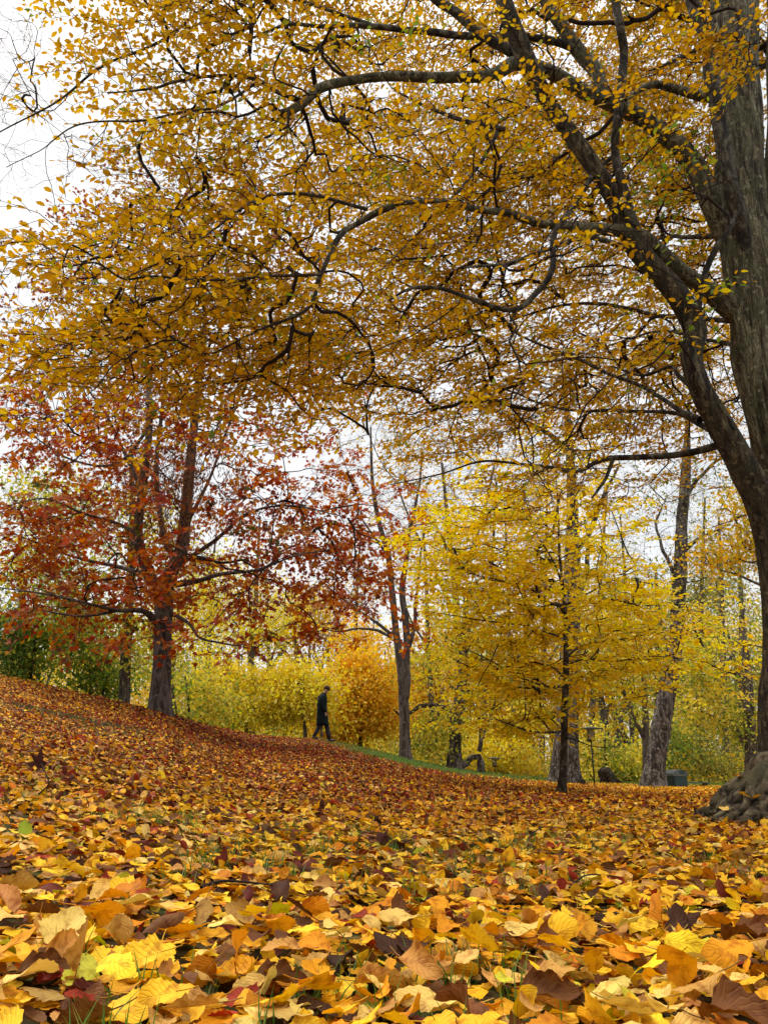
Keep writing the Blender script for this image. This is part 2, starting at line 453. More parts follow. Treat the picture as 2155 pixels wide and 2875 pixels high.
def merge(parts):
    Vs = []; F3 = []; F4 = []; C = []; o = 0
    for V, fs, c in parts:
        Vs.append(V); C.append(c)
        for f in fs:
            (F3 if f.shape[1] == 3 else F4).append(f + o)
        o += len(V)
    fs = []
    if F3: fs.append(np.vstack(F3))
    if F4: fs.append(np.vstack(F4))
    return np.vstack(Vs), fs, np.vstack(C)

def mtube(lst):
    Vs = []; Q = []; o = 0
    for V, q in lst:
        Vs.append(V); Q.append(q + o); o += len(V)
    return np.vstack(Vs), np.vstack(Q)

def grid_targets(rows, row0, n, depth, rng, cell=100, col0=0):
    """rows: density digits per 100 px cell; depth(px,py,rng)->Y"""
    W = []; cells = []
    for r, line in enumerate(rows):
        for c, ch in enumerate(line):
            if ch in ' 0': continue
            W.append(float(ch) ** 1.25); cells.append((c + col0, r + row0))
    W = np.array(W); W /= W.sum(); idx = rng.choice(len(W), n, p=W); cells = np.array(cells, float)[idx]
    px = (cells[:, 0] + rng.rand(n)) * cell + rng.randn(n) * 22; py = (cells[:, 1] + rng.rand(n)) * cell + rng.randn(n) * 18
    return px, py, np.array([P(a, b, depth(a, b, rng)) for a, b in zip(px, py)])

# ================================================================== GROUND
def build_ground():
    ys = np.concatenate([np.linspace(-6, 0, 8)[:-1], np.linspace(0, 3, 50)[:-1], np.linspace(3, 12, 90)[:-1], np.linspace(12, 50, 170)[:-1], np.linspace(50, 400, 24)])
    xs = np.concatenate([np.linspace(-260, -26, 14)[:-1], np.linspace(-26, -8, 50)[:-1], np.linspace(-8, 8, 150)[:-1], np.linspace(8, 26, 50)[:-1], np.linspace(26, 260, 14)])
    X, Y = np.meshgrid(xs, ys)
    Z = H(X, Y)
    V = np.stack([X, Y, Z], -1).reshape(-1, 3)
    nx = len(xs); i = np.arange(len(ys) - 1)[:, None] * nx + np.arange(nx - 1)[None]
    q = np.stack([i, i + 1, i + 1 + nx, i + nx], -1).reshape(-1, 4)
    m, nt, N, L = newmat('ground_soil')
    out = N.new('ShaderNodeOutputMaterial'); b = N.new('ShaderNodeBsdfPrincipled'); b.inputs['Roughness'].default_value = .95; b.inputs['Specular IOR Level'].default_value = .1
    tc = N.new('ShaderNodeTexCoord')
    n1 = N.new('ShaderNodeTexNoise'); n1.inputs['Scale'].default_value = 14; n1.inputs['Detail'].default_value = 8; L.new(tc.outputs['Object'], n1.inputs['Vector'])
    n3 = N.new('ShaderNodeTexNoise'); n3.inputs['Scale'].default_value = .25; n3.inputs['Detail'].default_value = 3; L.new(tc.outputs['Object'], n3.inputs['Vector'])
    cr = N.new('ShaderNodeValToRGB'); e = cr.color_ramp.elements
    e[0].position = .3; e[0].color = (.02, .015, .008, 1); e[1].position = .75; e[1].color = (.20, .11, .03, 1); k = e.new(.5); k.color = (.07, .045, .015, 1); k = e.new(.6); k.color = (.05, .07, .018, 1)
    L.new(n1.outputs['Fac'], cr.inputs[0]); 
    cd = N.new('ShaderNodeValToRGB'); cd.color_ramp.elements[0].color = (.16, .10, .03, 1); cd.color_ramp.elements[1].color = (.07, .11, .025, 1); cd.color_ramp.elements[0].position = .4; cd.color_ramp.elements[1].position = .6
    L.new(n3.outputs['Fac'], cd.inputs[0])
    sp = N.new('ShaderNodeSeparateXYZ'); L.new(tc.outputs['Object'], sp.inputs[0])
    mr = N.new('ShaderNodeMapRange'); mr.inputs[1].default_value = 20; mr.inputs[2].default_value = 40; L.new(sp.outputs[1], mr.inputs[0])
    mx = N.new('ShaderNodeMix'); mx.data_type = 'RGBA'; L.new(mr.outputs[0], mx.inputs[0]); L.new(cr.outputs[0], mx.inputs[6]); L.new(cd.outputs[0], mx.inputs[7])
    L.new(mx.outputs[2], b.inputs['Base Color'])
    bp = N.new('ShaderNodeBump'); bp.inputs['Strength'].default_value = .8; bp.inputs['Distance'].default_value = .02; L.new(n1.outputs['Fac'], bp.inputs['Height']); L.new(bp.outputs[0], b.inputs['Normal'])
    L.new(b.outputs[0], out.inputs[0])
    o = mesh('ground', V, [q], m); tagp(o, kind='structure')
build_ground()

# ---- litter colours
YEL = (.88, .50, .022); GOLD = (.80, .36, .010); PALE = (.84, .54, .13); ORG = (.60, .20, .010); TAN = (.50, .25, .06)
BRN = (.17, .065, .018); DRK = (.055, .02, .010); RED = (.32, .034, .014); MAR = (.13, .022, .013); PNK = (.42, .18, .08); GRN = (.26, .33, .03); LIME = (.52, .46, .03)
ZONE = {
    'yellow': [(YEL, 32), (GOLD, 25), (PALE, 13), (TAN, 9), (ORG, 10), (BRN, 10), (DRK, 5), (GRN, .4), (LIME, 1.5), (PNK, .6)],
    'red': [(RED, 36), (MAR, 26), (BRN, 14), (PNK, 7), (ORG, 10), (GOLD, 3), (TAN, 6), (DRK, 10)],
    'mix': [(GOLD, 14), (ORG, 14), (PALE, 9), (TAN, 20), (MAR, 12), (BRN, 22), (DRK, 9), (YEL, 6)],
    'orange': [(GOLD, 22), (ORG, 32), (TAN, 13), (BRN, 16), (PALE, 4), (YEL, 8), (DRK, 6)]}
def litter_col(x, y, rng):
    n = len(x)
    a = x / np.maximum(y, .5)
    nz = n2(x * .5, y * .5, 40, 3)
    # pixel row a ground point shows at decides nothing here: zones are patches of ground under each tree
    wred = np.exp(-(((x + 2.0) / 3.6) ** 2 + ((y - 18.5) / 8.0) ** 2) * 1.0) * 16
    wmix = np.exp(-(((x + 3.2) / 5.5) ** 2 + ((y - 11.5) / 5.5) ** 2)) * 4.5
    wora = np.exp(-(((x - 3.6) / 5.0) ** 2 + ((y - 14) / 8.5) ** 2)) * 1.2
    wyel = np.full(n, .22) + np.clip((7.5 - y) / 3, 0, 2.5)
    W = np.stack([wyel, wred, wmix, wora], 1) * np.exp(rng.randn(n, 4) * .25 + np.stack([nz, -nz, nz * .5, -nz * .5], 1) * .5)
    W /= W.sum(1, keepdims=True)
    k = (rng.rand(n)[:, None] > np.cumsum(W, 1)).sum(1).clip(0, 3)
    C = np.zeros((n, 3))
    for i, z in enumerate(('yellow', 'red', 'mix', 'orange')):
        m = k == i
        if m.any(): C[m] = pick(ZONE[z], int(m.sum()), rng=rng)
    return C

def litter_template(nu, nv, teeth=True):
    u = np.linspace(0, 1, nu); v = np.linspace(-1, 1, nv)
    U, Vv = np.meshgrid(u, v, indexing='ij')
    prof = np.power(np.sin(np.clip(U, 0, 1) ** .82 * PI), .72)
    if teeth: prof = prof * (1 + .07 * np.where(np.arange(nu) % 2, 1, -1))[:, None]
    prof = np.maximum(prof, .015)
    i = np.arange(nu - 1)[:, None] * nv + np.arange(nv - 1)[None]
    q = np.stack([i, i + 1, i + 1 + nv, i + nv], -1).reshape(-1, 4)
    return U.ravel(), (Vv).ravel(), prof.ravel(), q

def curled(n, tm, L, Wd, kl, kw, rng, ripple=.0):
    """n curled leaves in their own frame (x along, y across, z up)"""
    U, V, Pf, q = tm
    s = (U[None] - .5) * L[:, None]; w = V[None] * Pf[None] * Wd[:, None] * .5
    asym = 1 + rng.randn(n, 1) * .15 * np.sign(V)[None]; w = w * asym
    f1 = rng.rand(n, 1) * 6; f2 = 5 + rng.rand(n, 1) * 9
    w = w * (1 + .12 * np.sin(U[None] * f2 + f1 + 2.2 * np.sign(V)[None])) * (1 - (rng.rand(n, 1) < .25) * .55 * np.exp(-((U[None] - .3 - .5 * rng.rand(n, 1)) / .07) ** 2) * (np.sign(V)[None] > 0))
    kw_ = np.where(np.abs(kw) < .5, .5, kw)[:, None]
    y = np.sin(w * kw_) / kw_; z = (1 - np.cos(w * kw_)) / kw_
    z = z + ripple * Wd[:, None] * np.abs(V)[None] * np.sin(U[None] * 11 + rng.rand(n, 1) * 6 + V[None] * 2) * Pf[None]
    z = z + .10 * np.abs(w)
    if ripple: z = z + .0006 * rng.rand(n, 1) * np.sin((U - .38 * np.abs(V)) * 50)[None]
    kl_ = np.where(np.abs(kl) < .5, .5, kl)[:, None]
    ang = s * kl_
    x = np.sin(ang) / kl_ - z * np.sin(ang); zz = (1 - np.cos(ang)) / kl_ + z * np.cos(ang)
    tw = (rng.randn(n, 1) * .5) * U[None]
    y2 = y * np.cos(tw) - zz * np.sin(tw); z2 = y * np.sin(tw) + zz * np.cos(tw)
    return np.stack([x, y2, z2], -1)

def rotmat(n, rng, tilt, stand=.0):
    yaw = rng.rand(n) * 2 * PI
    a = np.abs(rng.randn(n) * tilt); st = rng.rand(n) < stand; a[st] = .8 + rng.rand(int(st.sum())) * .7
    ax = rng.rand(n) * 2 * PI
    kx, ky = np.cos(ax), np.sin(ax); c, s = np.cos(a), np.sin(a); o = 1 - c
    z0 = np.zeros(n)
    Rt = np.stack([np.stack([c + kx * kx * o, kx * ky * o, ky * s], -1), np.stack([kx * ky * o, c + ky * ky * o, -kx * s], -1), np.stack([-ky * s, kx * s, c], -1)], 1)
    Rz = np.stack([np.stack([np.cos(yaw), -np.sin(yaw), z0], -1), np.stack([np.sin(yaw), np.cos(yaw), z0], -1), np.stack([z0, z0, z0 + 1], -1)], 1)
    return Rt @ Rz

def slope_fix(x, y, V):
    e = .15
    gx = (H(x + e, y) - H(x - e, y)) / (2 * e); gy = (H(x, y + e) - H(x, y - e)) / (2 * e)
    V[:, :, 2] += gx[:, None] * V[:, :, 0] + gy[:, None] * V[:, :, 1]
    return V

def litter(n, ylo, yhi, tm, size, rng, tilt, stand, up, name, label, mat, uvs, xpad=.78, dens=None, ripple=.05):
    y = np.sqrt(rng.rand(n) * (yhi ** 2 - ylo ** 2) + ylo ** 2)
    x = (rng.rand(n) * 2 - 1) * (y * xpad + .15)
    if dens is not None:
        k = dens(x, y, rng); x, y = x[k], y[k]; n = len(x)
    col = litter_col(x, y, rng)
    lum = col.mean(1)
    brown = lum < .13
    L = size * np.clip(1 + rng.randn(n) * .3, .45, 1.7); Wd = L * (.62 + rng.randn(n) * .07)
    kw = rng.randn(n) * 26 + np.where(brown, 48, 14) * np.sign(rng.rand(n) - .35); kl = rng.randn(n) * 11 + np.sign(rng.rand(n) - .4) * 3
    V = curled(n, tm, L, Wd, kw * 0 + kl, kw, rng, ripple)
    V = np.einsum('nij,nkj->nki', rotmat(n, rng, tilt, stand), V)
    V = slope_fix(x, y, V)
    zoff = H(x, y) + up * rng.rand(n) ** 1.3 + .004
    mn = V[:, :, 2].min(1); zoff = zoff - np.minimum(mn, 0) * .75
    V = V + np.stack([x, y, zoff], -1)[:, None, :]
    k = V.shape[1]
    q = ((np.arange(n) * k)[:, None, None] + tm[3][None]).reshape(-1, 4)
    C = np.repeat(col, k, axis=0)
    uv = np.tile(np.stack([tm[0], tm[1]], -1), (n, 1)) if uvs else None
    o = mesh(name, V.reshape(-1, 3), [q], mat, None, C, uv)
    return tagp(o, label, 'fallen leaves', kind='stuff')

def clearing(x, y, rng):
    t = y / np.interp(np.clip(x / y, -.75, .7), RA, RD)
    grassy = np.exp(-(((x - 1.4 - (y - 27.5) * .03) / 2.9) ** 2 + ((y - 28) / 4.2) ** 2) ** 2) * .86
    edge = np.clip((t - .93) / .1, 0, 1) * (x > -3)
    bare = np.exp(-(((x + 4.3) / 1.3) ** 2 + ((y - 11.0) / .55) ** 2)) * .9
    thin = np.clip((n2(x * .6, y * .45, 77, 3) - .38) * 2.2, 0, .6)
    return (t < 1.12) & (rng.rand(len(x)) > np.maximum(np.maximum(np.maximum(grassy, edge * .5), bare), thin))

r1 = np.random.RandomState(21)
T_HI = litter_template(15, 7); T_MD = litter_template(6, 5); T_LO = litter_template(3, 3, False)
litter(5600, .80, 2.2, T_HI, .043, r1, .24, .05, .024, 'leaf_litter', 'thick yellow and brown fallen leaves close to the camera', M_LITTER, True)
litter(55000, 2.0, 6.4, T_MD, .041, r1, .27, .05, .024, 'leaf_litter', 'carpet of golden fallen leaves on the level grass in front of the slope', M_LITTER, True)
litter(262000, 6.2, 16, T_LO, .046, r1, .34, .07, .028, 'leaf_litter', 'fallen leaves turning from gold to brown across the middle of the slope', M_LITTERF, False, dens=clearing, ripple=.02)
litter(340000, 15.5, 37, T_LO, .062, r1, .40, .10, .035, 'leaf_litter', 'dark red and brown fallen leaves up to the crest of the slope', M_LITTERF, False, dens=clearing, ripple=.02)

# ---- individual big leaves nearest the camera
KINDS = [
    ('fallen_leaf', 'flat bright yellow fallen leaf with toothed edge lying nearest the camera', 'bright yellow fallen leaves nearest the camera', YEL, .064, 8, 7, 62),
    ('fallen_leaf', 'golden orange fallen leaf, gently cupped, lying nearest the camera', 'golden orange fallen leaves nearest the camera', (.76, .33, .012), .060, 18, 6, 60),
    ('fallen_leaf', 'pale cream yellow fallen leaf with raised side veins lying nearest the camera', 'pale ribbed fallen leaves nearest the camera', PALE, .064, 16, 5, 50),
    ('fallen_leaf', 'tan dry fallen leaf rolled into a tube, lying nearest the camera', 'rolled tan fallen leaves nearest the camera', TAN, .066, 56, 3, 34),
    ('fallen_leaf', 'chocolate brown shrivelled fallen leaf, curled, lying nearest the camera', 'curled brown fallen leaves nearest the camera', (.15, .055, .018), .068, 46, 9, 30),
    ('fallen_leaf', 'nearly black wet fallen leaf lying nearest the camera', 'blackish fallen leaves nearest the camera', DRK, .06, 24, 8, 12),
    ('fallen_leaf', 'rusty orange fallen leaf with dark blotches lying nearest the camera', 'rusty fallen leaves nearest the camera', ORG, .058, 18, 8, 24),
    ('fallen_leaf', 'yellow green fallen leaf lying nearest the camera', 'yellow green fallen leaves nearest the camera', LIME, .055, 8, 5, 10)]
rk = np.random.RandomState(5)
spots = []
while len(spots) < sum(k[-1] for k in KINDS):
    y = math.sqrt(rk.rand() * (1.62 ** 2 - .98 ** 2) + .98 ** 2); x = (rk.rand() * 2 - 1) * (y * .5)
    if all((x - a) ** 2 + (y - b) ** 2 > .034 ** 2 for a, b in spots): spots.append((x, y))
si = 0
for (nm, lab, grp, c, sz, kwm, klm, cnt) in KINDS:
    protos = []
    nvar = min(cnt, 10)
    L = sz * np.clip(1 + rk.randn(nvar) * .2, .65, 1.4); Wd = L * (.64 + rk.randn(nvar) * .06)
    kw = (kwm * (.6 + .8 * rk.rand(nvar))) * np.where(rk.rand(nvar) < .35, -1, 1); kl = klm * rk.randn(nvar) * 1.2
    VV = curled(nvar, T_HI, L, Wd, kl, kw, rk, .06)
    uv = np.stack([T_HI[0], T_HI[1]], -1)
    mes = []
    for k in range(nvar):
        cc = pick([(c, 1)], 1, rng=rk)
        # petiole joined on
        st = VV[k][T_HI[0] == 0].mean(0); sv, sq = tubes(np.array([[st + (.004, 0, 0), st + (-.012, .002, .001), st + (-.026, .005, .004)]]), np.array([[.0009, .0008, .0007]]), 4)
        V = np.vstack([VV[k], sv]); C = np.vstack([np.repeat(cc, len(VV[k]), 0), np.repeat(cc * .7, len(sv), 0)])
        o = mesh(nm, V, [T_HI[3], sq + len(VV[k])], M_LITTER, None, C, np.vstack([uv, np.zeros((len(sv), 2))]))
        mes.append(o)
    for k in range(cnt):
        o = mes[k] if k < nvar else link(mes[k % nvar].copy())
        x, y = spots[si]; si += 1
        rot = rotmat(1, rk, .30, .07)[0]
        from mathutils import Matrix
        mm = Matrix([[float(v) for v in r] for r in rot])
        co = np.array([v.co[:] for v in o.data.vertices]) @ rot.T
        o.rotation_euler = mm.to_euler()
        o.location = (x, y, float(H(x, y)) + .014 + .030 * rk.rand() - float(co[:, 2].min()) * .8)
        tagp(o, lab, 'fallen leaf', grp)

# ---- a few dark maroon maple leaves standing up in the litter
rm = np.random.RandomState(77)
maple_hi = maple_leaf()
for (px, py, Y, s, lab) in [(105, 2235, 4.6, .12, 'large dark maroon lobed leaf standing up among yellow leaves, far left'), (205, 2245, 4.2, .07, 'small dark red lobed leaf beside the large maroon one'),
                           (1070, 2330, 3.1, .07, 'dark brown lobed leaf poking up in the middle of the litter')]:
    g = ground_at(px, Y)
    V0, tri, _ = maple_hi
    # subdivided by hand: use centre fan twice for some thickness of form
    V = V0.copy(); V[:, 1] *= .5; V *= s; V[:, 2] += .02 * np.sin(V[:, 0] * 70 + V[:, 1] * 50) + .8 * np.abs(V[:, 1])
    ang = 1.0 + rm.rand() * .4; yaw = rm.rand() * .8 + 1.2
    V = V @ np.array([[math.cos(ang), 0, math.sin(ang)], [0, 1, 0], [-math.sin(ang), 0, math.cos(ang)]])
    V = V @ np.array([[math.cos(yaw), math.sin(yaw), 0], [-math.sin(yaw), math.cos(yaw), 0], [0, 0, 1]])
    V[:, 2] -= V[:, 2].min(); V = V + g + np.array([0, 0, .015])
    o = mesh('lobed_leaf', V, [tri], M_LITTERF, None, np.repeat(np.array([[.06, .018, .012]]), len(V), 0)); tagp(o, lab, 'fallen leaf')

# ---- leaves caught on the roots of the big tree
rc = np.random.RandomState(61)
for (px, Y, dz, c, lab) in [(2037, 4.86, .10, PALE, 'pale yellow leaf caught on the lowest roots of the big tree'), (2100, 4.86, .17, (.7, .4, .06), 'golden leaf lying in a fold between the roots of the big tree'),
                            (2085, 5.2, .27, ORG, 'orange leaf resting on the highest root of the big tree'), (2135, 4.80, .16, (.6, .3, .05), 'tawny leaf against the foot of the big trunk')]:
    g = ground_at(px, Y); V = curled(1, T_HI, np.array([.075]), np.array([.05]), np.array([6.]), np.array([14.]), rc, .05)[0] @ rotmat(1, rc, .5, 0)[0].T
    o = mesh('fallen_leaf', V + g + np.array([0, 0, dz]), [T_HI[3]], M_LITTER, None, np.tile(np.array([c]), (len(V), 1)), np.stack([T_HI[0], T_HI[1]], -1)); tagp(o, lab, 'fallen leaf')
# ---- fallen twigs
def stick(name, pts, r, label, group=None):
    W = []
    for (px, Y, dz) in pts:
        g = ground_at(px, Y); W.append([g[0], g[1], g[2] + dz, r])
    W = np.array(W); W[:, 3] = np.linspace(r, r * .45, len(W))
    S = spline(W, 14); V, q = bark_tube(S, 7, .12, 4)
    o = mesh(name, V, [q], M_TWIG); tagp(o, label, 'twig', group)
stick('fallen_twig', [(95, 3.3, .02), (110, 3.25, .05), (128, 3.2, .09), (100, 3.3, .16)], .004, 'thin dark twig rising from the litter at the far left')
stick('fallen_twig', [(1480, 3.6, .02), (1500, 3.7, .05), (1530, 3.8, .07), (1590, 3.9, .06)], .004, 'thin branching twig lying over leaves right of centre')
stick('fallen_twig', [(560, 1.75, .04), (620, 1.8, .05), (700, 1.85, .045), (760, 1.8, .05)], .004, 'bent grey twig lying on near leaves left of centre')
stick('fallen_twig', [(1600, 2.1, .03), (1650, 2.15, .05), (1740, 2.2, .04)], .003, 'short dark twig on the litter to the right')

# ---- grass
def grass(n, cx, name, label, hgt, w, rng, col):
    x, y = cx; d = unit(np.stack([rng.randn(n) * .35, rng.randn(n) * .35, np.ones(n)], -1))
    h = hgt * (.5 + .8 * rng.rand(n)); s = unit(np.stack([rng.randn(n), rng.randn(n) * .6, np.zeros(n)], -1)) * (w * .5)
    b = np.stack([x, y, H(x, y)], -1); bend = np.stack([rng.randn(n), rng.randn(n), np.zeros(n)], -1) * (h * .25)[:, None]
    m = b + d * h[:, None] * .55 + bend * .3; t = b + d * h[:, None] + bend
    V = np.stack([b - s, b + s, m + s * .7, m - s * .7, t], 1).reshape(-1, 3)
    i = np.arange(n)[:, None] * 5
    C = np.repeat(pick(col, n, rng=rng), 5, axis=0)
    o = mesh(name, V, [i + np.array([[0, 1, 2, 3]]), i + np.array([[3, 2, 4]])], M_GRASS, None, C)
    return tagp(o, label, 'grass', kind='stuff')
GC = [((.07, .16, .02), 5), ((.12, .22, .03), 4), ((.2, .26, .05), 2), ((.3, .27, .1), 1)]
rg = np.random.RandomState(3)
def tufts(nt, per, ylo, yhi, sd):
    y = np.sqrt(rg.rand(nt) * (yhi ** 2 - ylo ** 2) + ylo ** 2); x = (rg.rand(nt) * 2 - 1) * y * .55
    k = n2(x * 1.3, y * 1.3, 55, 2) > -.15; x, y = x[k], y[k]
    x = np.repeat(x, per) + rg.randn(len(x) * per) * sd; y = np.repeat(y, per) + rg.randn(len(y) * per) * sd
    return x, y
gx, gy = tufts(520, 14, .9, 4, .024); grass(len(gx), (gx, gy), 'grass', 'short green grass blades poking through the near leaves', .062, .003, rg, GC)
gx, gy = tufts(900, 10, 4.5, 12, .06); grass(len(gx), (gx, gy), 'grass', 'sparse green grass showing through the leaf carpet', .055, .005, rg, GC)
n = 26000; gx = 1.3 + rg.randn(n) * 1.4; gy = 28 + rg.randn(n) * 2.6; grass(n, (gx, gy), 'grass', 'green grass strip along the crest of the slope', .09, .02, rg, GC)
n = 26000; gx = rg.rand(n) * 22 - 3; gy = 31 + rg.rand(n) * 12; grass(n, (gx, gy), 'grass', 'green grass beyond the leaves under the distant trees', .13, .03, rg, GC)
n = 3500; gx = -4.3 + rg.randn(n) * .9; gy = 11.0 + rg.randn(n) * .45; grass(n, (gx, gy), 'grass', 'dark bare grass patch on the upper slope', .06, .008, rg, [((.05, .07, .02), 3), ((.09, .1, .04), 2)])

# ================================================================== THE BIG TREE (right, overhead)
def big_tree():
    rng = np.random.RandomState(11)
    base = ground_at(2235, 5.6)
    rt = rootp('spreading_tree', base, 'big grey barked tree with spreading golden leaved boughs and writhing roots', 'tree')
    Yb = 5.6
    def flare(th, L):
        f = np.exp(-L / .22); return 1 + f * (.25 + .25 * np.cos(th * 5 + 1) + .12 * np.cos(th * 9)) + .07 * np.cos(th * 3 + L * 1.2) + .05 * np.cos(th * 7 - L * .8)
    tr = limb_from_px([(2240, 2330, Yb, 160), (2236, 2200, Yb, 150), (2232, 2000, Yb, 145), (2232, 1800, Yb, 145), (2222, 1550, Yb, 150), (2190, 1300, 5.6, 150), (2150, 1100, 5.6, 150),
                       (2118, 900, 5.6, 148), (2095, 720, 5.6, 140), (2078, 560, 5.6, 132), (2076, 380, 5.6, 118), (2066, 150, 5.6, 125), (2056, -40, 5.6, 120), (2040, -400, 5.6, 90), (2020, -700, 5.6, 60)], .035)
    tr[:, 2] -= (tr[0, 2] - base[2] + .12) * np.exp(-np.arange(len(tr)) / 6.0)
    V, q = bark_tube(tr, 96, .10, 11, 3, flare); mesh('trunk', V, [q], M_BARK, rt)
    def limb(pts, sides=20, amp=.07, mat=M_LIMB, seed=0, nm='limb', wob=.015):
        S = limb_from_px(pts, .05, wob); V, q = bark_tube(S, sides, amp, 7, seed); mesh(nm, V, [q], mat, rt); return S
    limbs = [tr]
    # second stem, fused low with the trunk and leaning left
    limbs.append(limb([(2190, 2250, 5.42, 110), (2178, 2000, 5.38, 96), (2188, 1850, 5.35, 92), (2178, 1650, 5.3, 88), (2142, 1440, 5.25, 86), (2090, 1320, 5.2, 82), (2020, 1190, 5.15, 76), (1960, 1080, 5.1, 68), (1938, 1000, 5.1, 64), (1948, 920, 5.1, 66),
                       (1895, 820, 5.05, 62), (1800, 715, 5.0, 58), (1757, 640, 5.0, 56), (1725, 560, 4.95, 50), (1640, 430, 4.9, 46), (1555, 310, 4.85, 44), (1500, 215, 4.8, 54), (1455, 110, 4.75, 52), (1415, 0, 4.7, 48), (1380, -160, 4.7, 40), (1350, -350, 4.6, 30)], 40, .11, M_BARKB, 5, 'stem', 0))
    limbs.append(limb([(2105, 900, 5.6, 60), (2050, 868, 5.55, 66), (2012, 835, 5.5, 60), (1965, 800, 5.35, 50), (1918, 765, 5.2, 44), (1850, 705, 5.1, 42), (1800, 665, 5.0, 40), (1745, 648, 4.95, 36), (1652, 637, 4.9, 33), (1520, 628, 4.8, 28), (1427, 600, 4.7, 24), (1334, 584, 4.6, 20), (1254, 564, 4.6, 16), (1100, 577, 4.5, 13), (955, 657, 4.4, 10), (880, 740, 4.3, 8)], 24, .07, M_BARK))
    limbs.append(limb([(2085, 780, 5.6, 50), (2045, 690, 5.6, 60), (2004, 584, 5.55, 62), (1938, 451, 5.5, 60), (1851, 371, 5.4, 52), (1772, 318, 5.35, 46), (1652, 265, 5.3, 42), (1546, 206, 5.2, 38), (1453, 182, 5.1, 40), (1367, 217, 5.0, 34), (1221, 217, 4.9, 30), (1105, 214, 4.8, 28), (990, 225, 4.8, 26), (897, 247, 4.7, 28), (845, 299, 4.7, 26), (790, 318, 4.7, 20), (752, 290, 4.7, 10)], 24, .08, M_BARK))
    limbs.append(limb([(1700, 290, 5.3, 36), (1672, 200, 5.3, 44), (1632, 153, 5.3, 42), (1572, 66, 5.2, 38), (1533, 0, 5.2, 36), (1480, -150, 5.1, 28)], 20, .08, M_BARK))
    limbs.append(limb([(1530, 215, 5.15, 30), (1453, 159, 5.1, 34), (1354, 100, 5.1, 30), (1274, 33, 5.1, 28), (1221, 0, 5.1, 26), (1120, -90, 5.0, 20)]))
    limbs.append(limb([(1640, 160, 5.3, 22), (1590, 126, 5.25, 24), (1486, 106, 5.2, 20), (1287, 100, 5.1, 20), (1055, 76, 5.0, 17), (900, 72, 5.0, 13), (809, 66, 4.9, 10), (700, 110, 4.9, 7)]))
    limbs.append(limb([(1786, 660, 5.0, 36), (1768, 600, 4.9, 32), (1740, 500, 4.8, 26), (1725, 425, 4.8, 24), (1732, 332, 4.7, 25), (1752, 166, 4.7, 25), (1740, 80, 4.6, 24), (1725, 0, 4.6, 24), (1715, -150, 4.5, 18)], 20, .1, M_LIMB))
    limbs.append(limb([(1950, 905, 5.05, 22), (1962, 840, 4.95, 19), (1977, 763, 4.9, 18), (2004, 703, 4.85, 17), (2040, 650, 4.8, 16), (2065, 600, 4.8, 10)]))
    limbs.append(limb([(2100, 760, 5.5, 30), (2085, 650, 5.42, 40), (2060, 560, 5.35, 42), (2037, 431, 5.3, 40), (2004, 265, 5.25, 40), (1984, 133, 5.2, 42), (1944, 0, 5.2, 40), (1900, -160, 5.1, 32)], 24, .1, M_LIMB))
    limbs.append(limb([(2150, 860, 5.8, 60), (2168, 640, 5.8, 62), (2185, 400, 5.8, 66), (2185, 150, 5.8, 64), (2180, -100, 5.8, 60)], 30, .07, M_BARK))
    limbs.append(limb([(2010, 275, 5.3, 26), (1950, 265, 5.3, 30), (1880, 250, 5.25, 24), (1830, 240, 5.2, 20), (1760, 280, 5.1, 10)], 16, .07, M_BARK))
    limbs.append(limb([(1985, 135, 5.3, 14), (1940, 145, 5.3, 12), (1880, 175, 5.2, 9), (1820, 200, 5.2, 5)]))
    limbs.append(limb([(1760, 700, 5.0, 20), (1705, 677, 4.9, 16), (1639, 668, 4.8, 14), (1520, 703, 4.7, 12), (1427, 737, 4.6, 10), (1300, 758, 4.5, 6)]))
    limbs.append(limb([(1735, 430, 4.95, 12), (1690, 460, 4.95, 14), (1652, 504, 4.9, 16), (1586, 610, 4.8, 18), (1553, 663, 4.75, 18), (1549, 756, 4.7, 18), (1506, 823, 4.7, 18), (1440, 869, 4.6, 16), (1320, 843, 4.5, 13), (1241, 816, 4.5, 11), (1155, 810, 4.4, 9), (1090, 840, 4.4, 6)]))
    limbs.append(limb([(2040, 1240, 5.3, 26), (1931, 1270, 5.5, 20), (1838, 1285, 5.6, 18), (1718, 1285, 5.8, 16), (1665, 1300, 5.9, 13), (1619, 1323, 6.0, 11), (1519, 1311, 6.2, 9), (1347, 1298, 6.4, 7), (1234, 1331, 6.6, 5), (1095, 1358, 6.8, 3)]))
    limbs.append(limb([(1722, 1285, 5.8, 12), (1700, 1340, 5.8, 10), (1680, 1370, 5.8, 9), (1659, 1398, 5.8, 5)], 10))
    limbs.append(limb([(1960, 1180, 5.2, 22), (1898, 1145, 5.5, 14), (1818, 1092, 5.8, 12), (1665, 1026, 6.1, 10), (1553, 980, 6.4, 8), (1453, 940, 6.7, 6)]))
    limbs.append(limb([(1945, 1090, 5.1, 18), (1905, 1060, 5.3, 13), (1878, 1033, 5.4, 10), (1805, 1053, 5.6, 9), (1718, 1026, 5.8, 6)]))
    limbs.append(limb([(1990, 1210, 5.2, 20), (1900, 1160, 5.6, 12), (1740, 1150, 6.0, 10), (1599, 1152, 6.4, 8), (1480, 1119, 6.8, 6), (1400, 1086, 7.2, 4)]))
    limbs.append(limb([(2070, 900, 5.8, 20), (1985, 895, 6.2, 14), (1850, 885, 6.6, 12), (1690, 850, 7.0, 10), (1560, 860, 7.4, 8), (1430, 900, 7.8, 5)]))
    limbs.append(limb([(2090, 980, 5.8, 18), (2030, 960, 6.2, 12), (1960, 950, 6.6, 10), (1850, 930, 7.2, 8), (1740, 960, 8, 6), (1600, 1010, 8.6, 4)]))
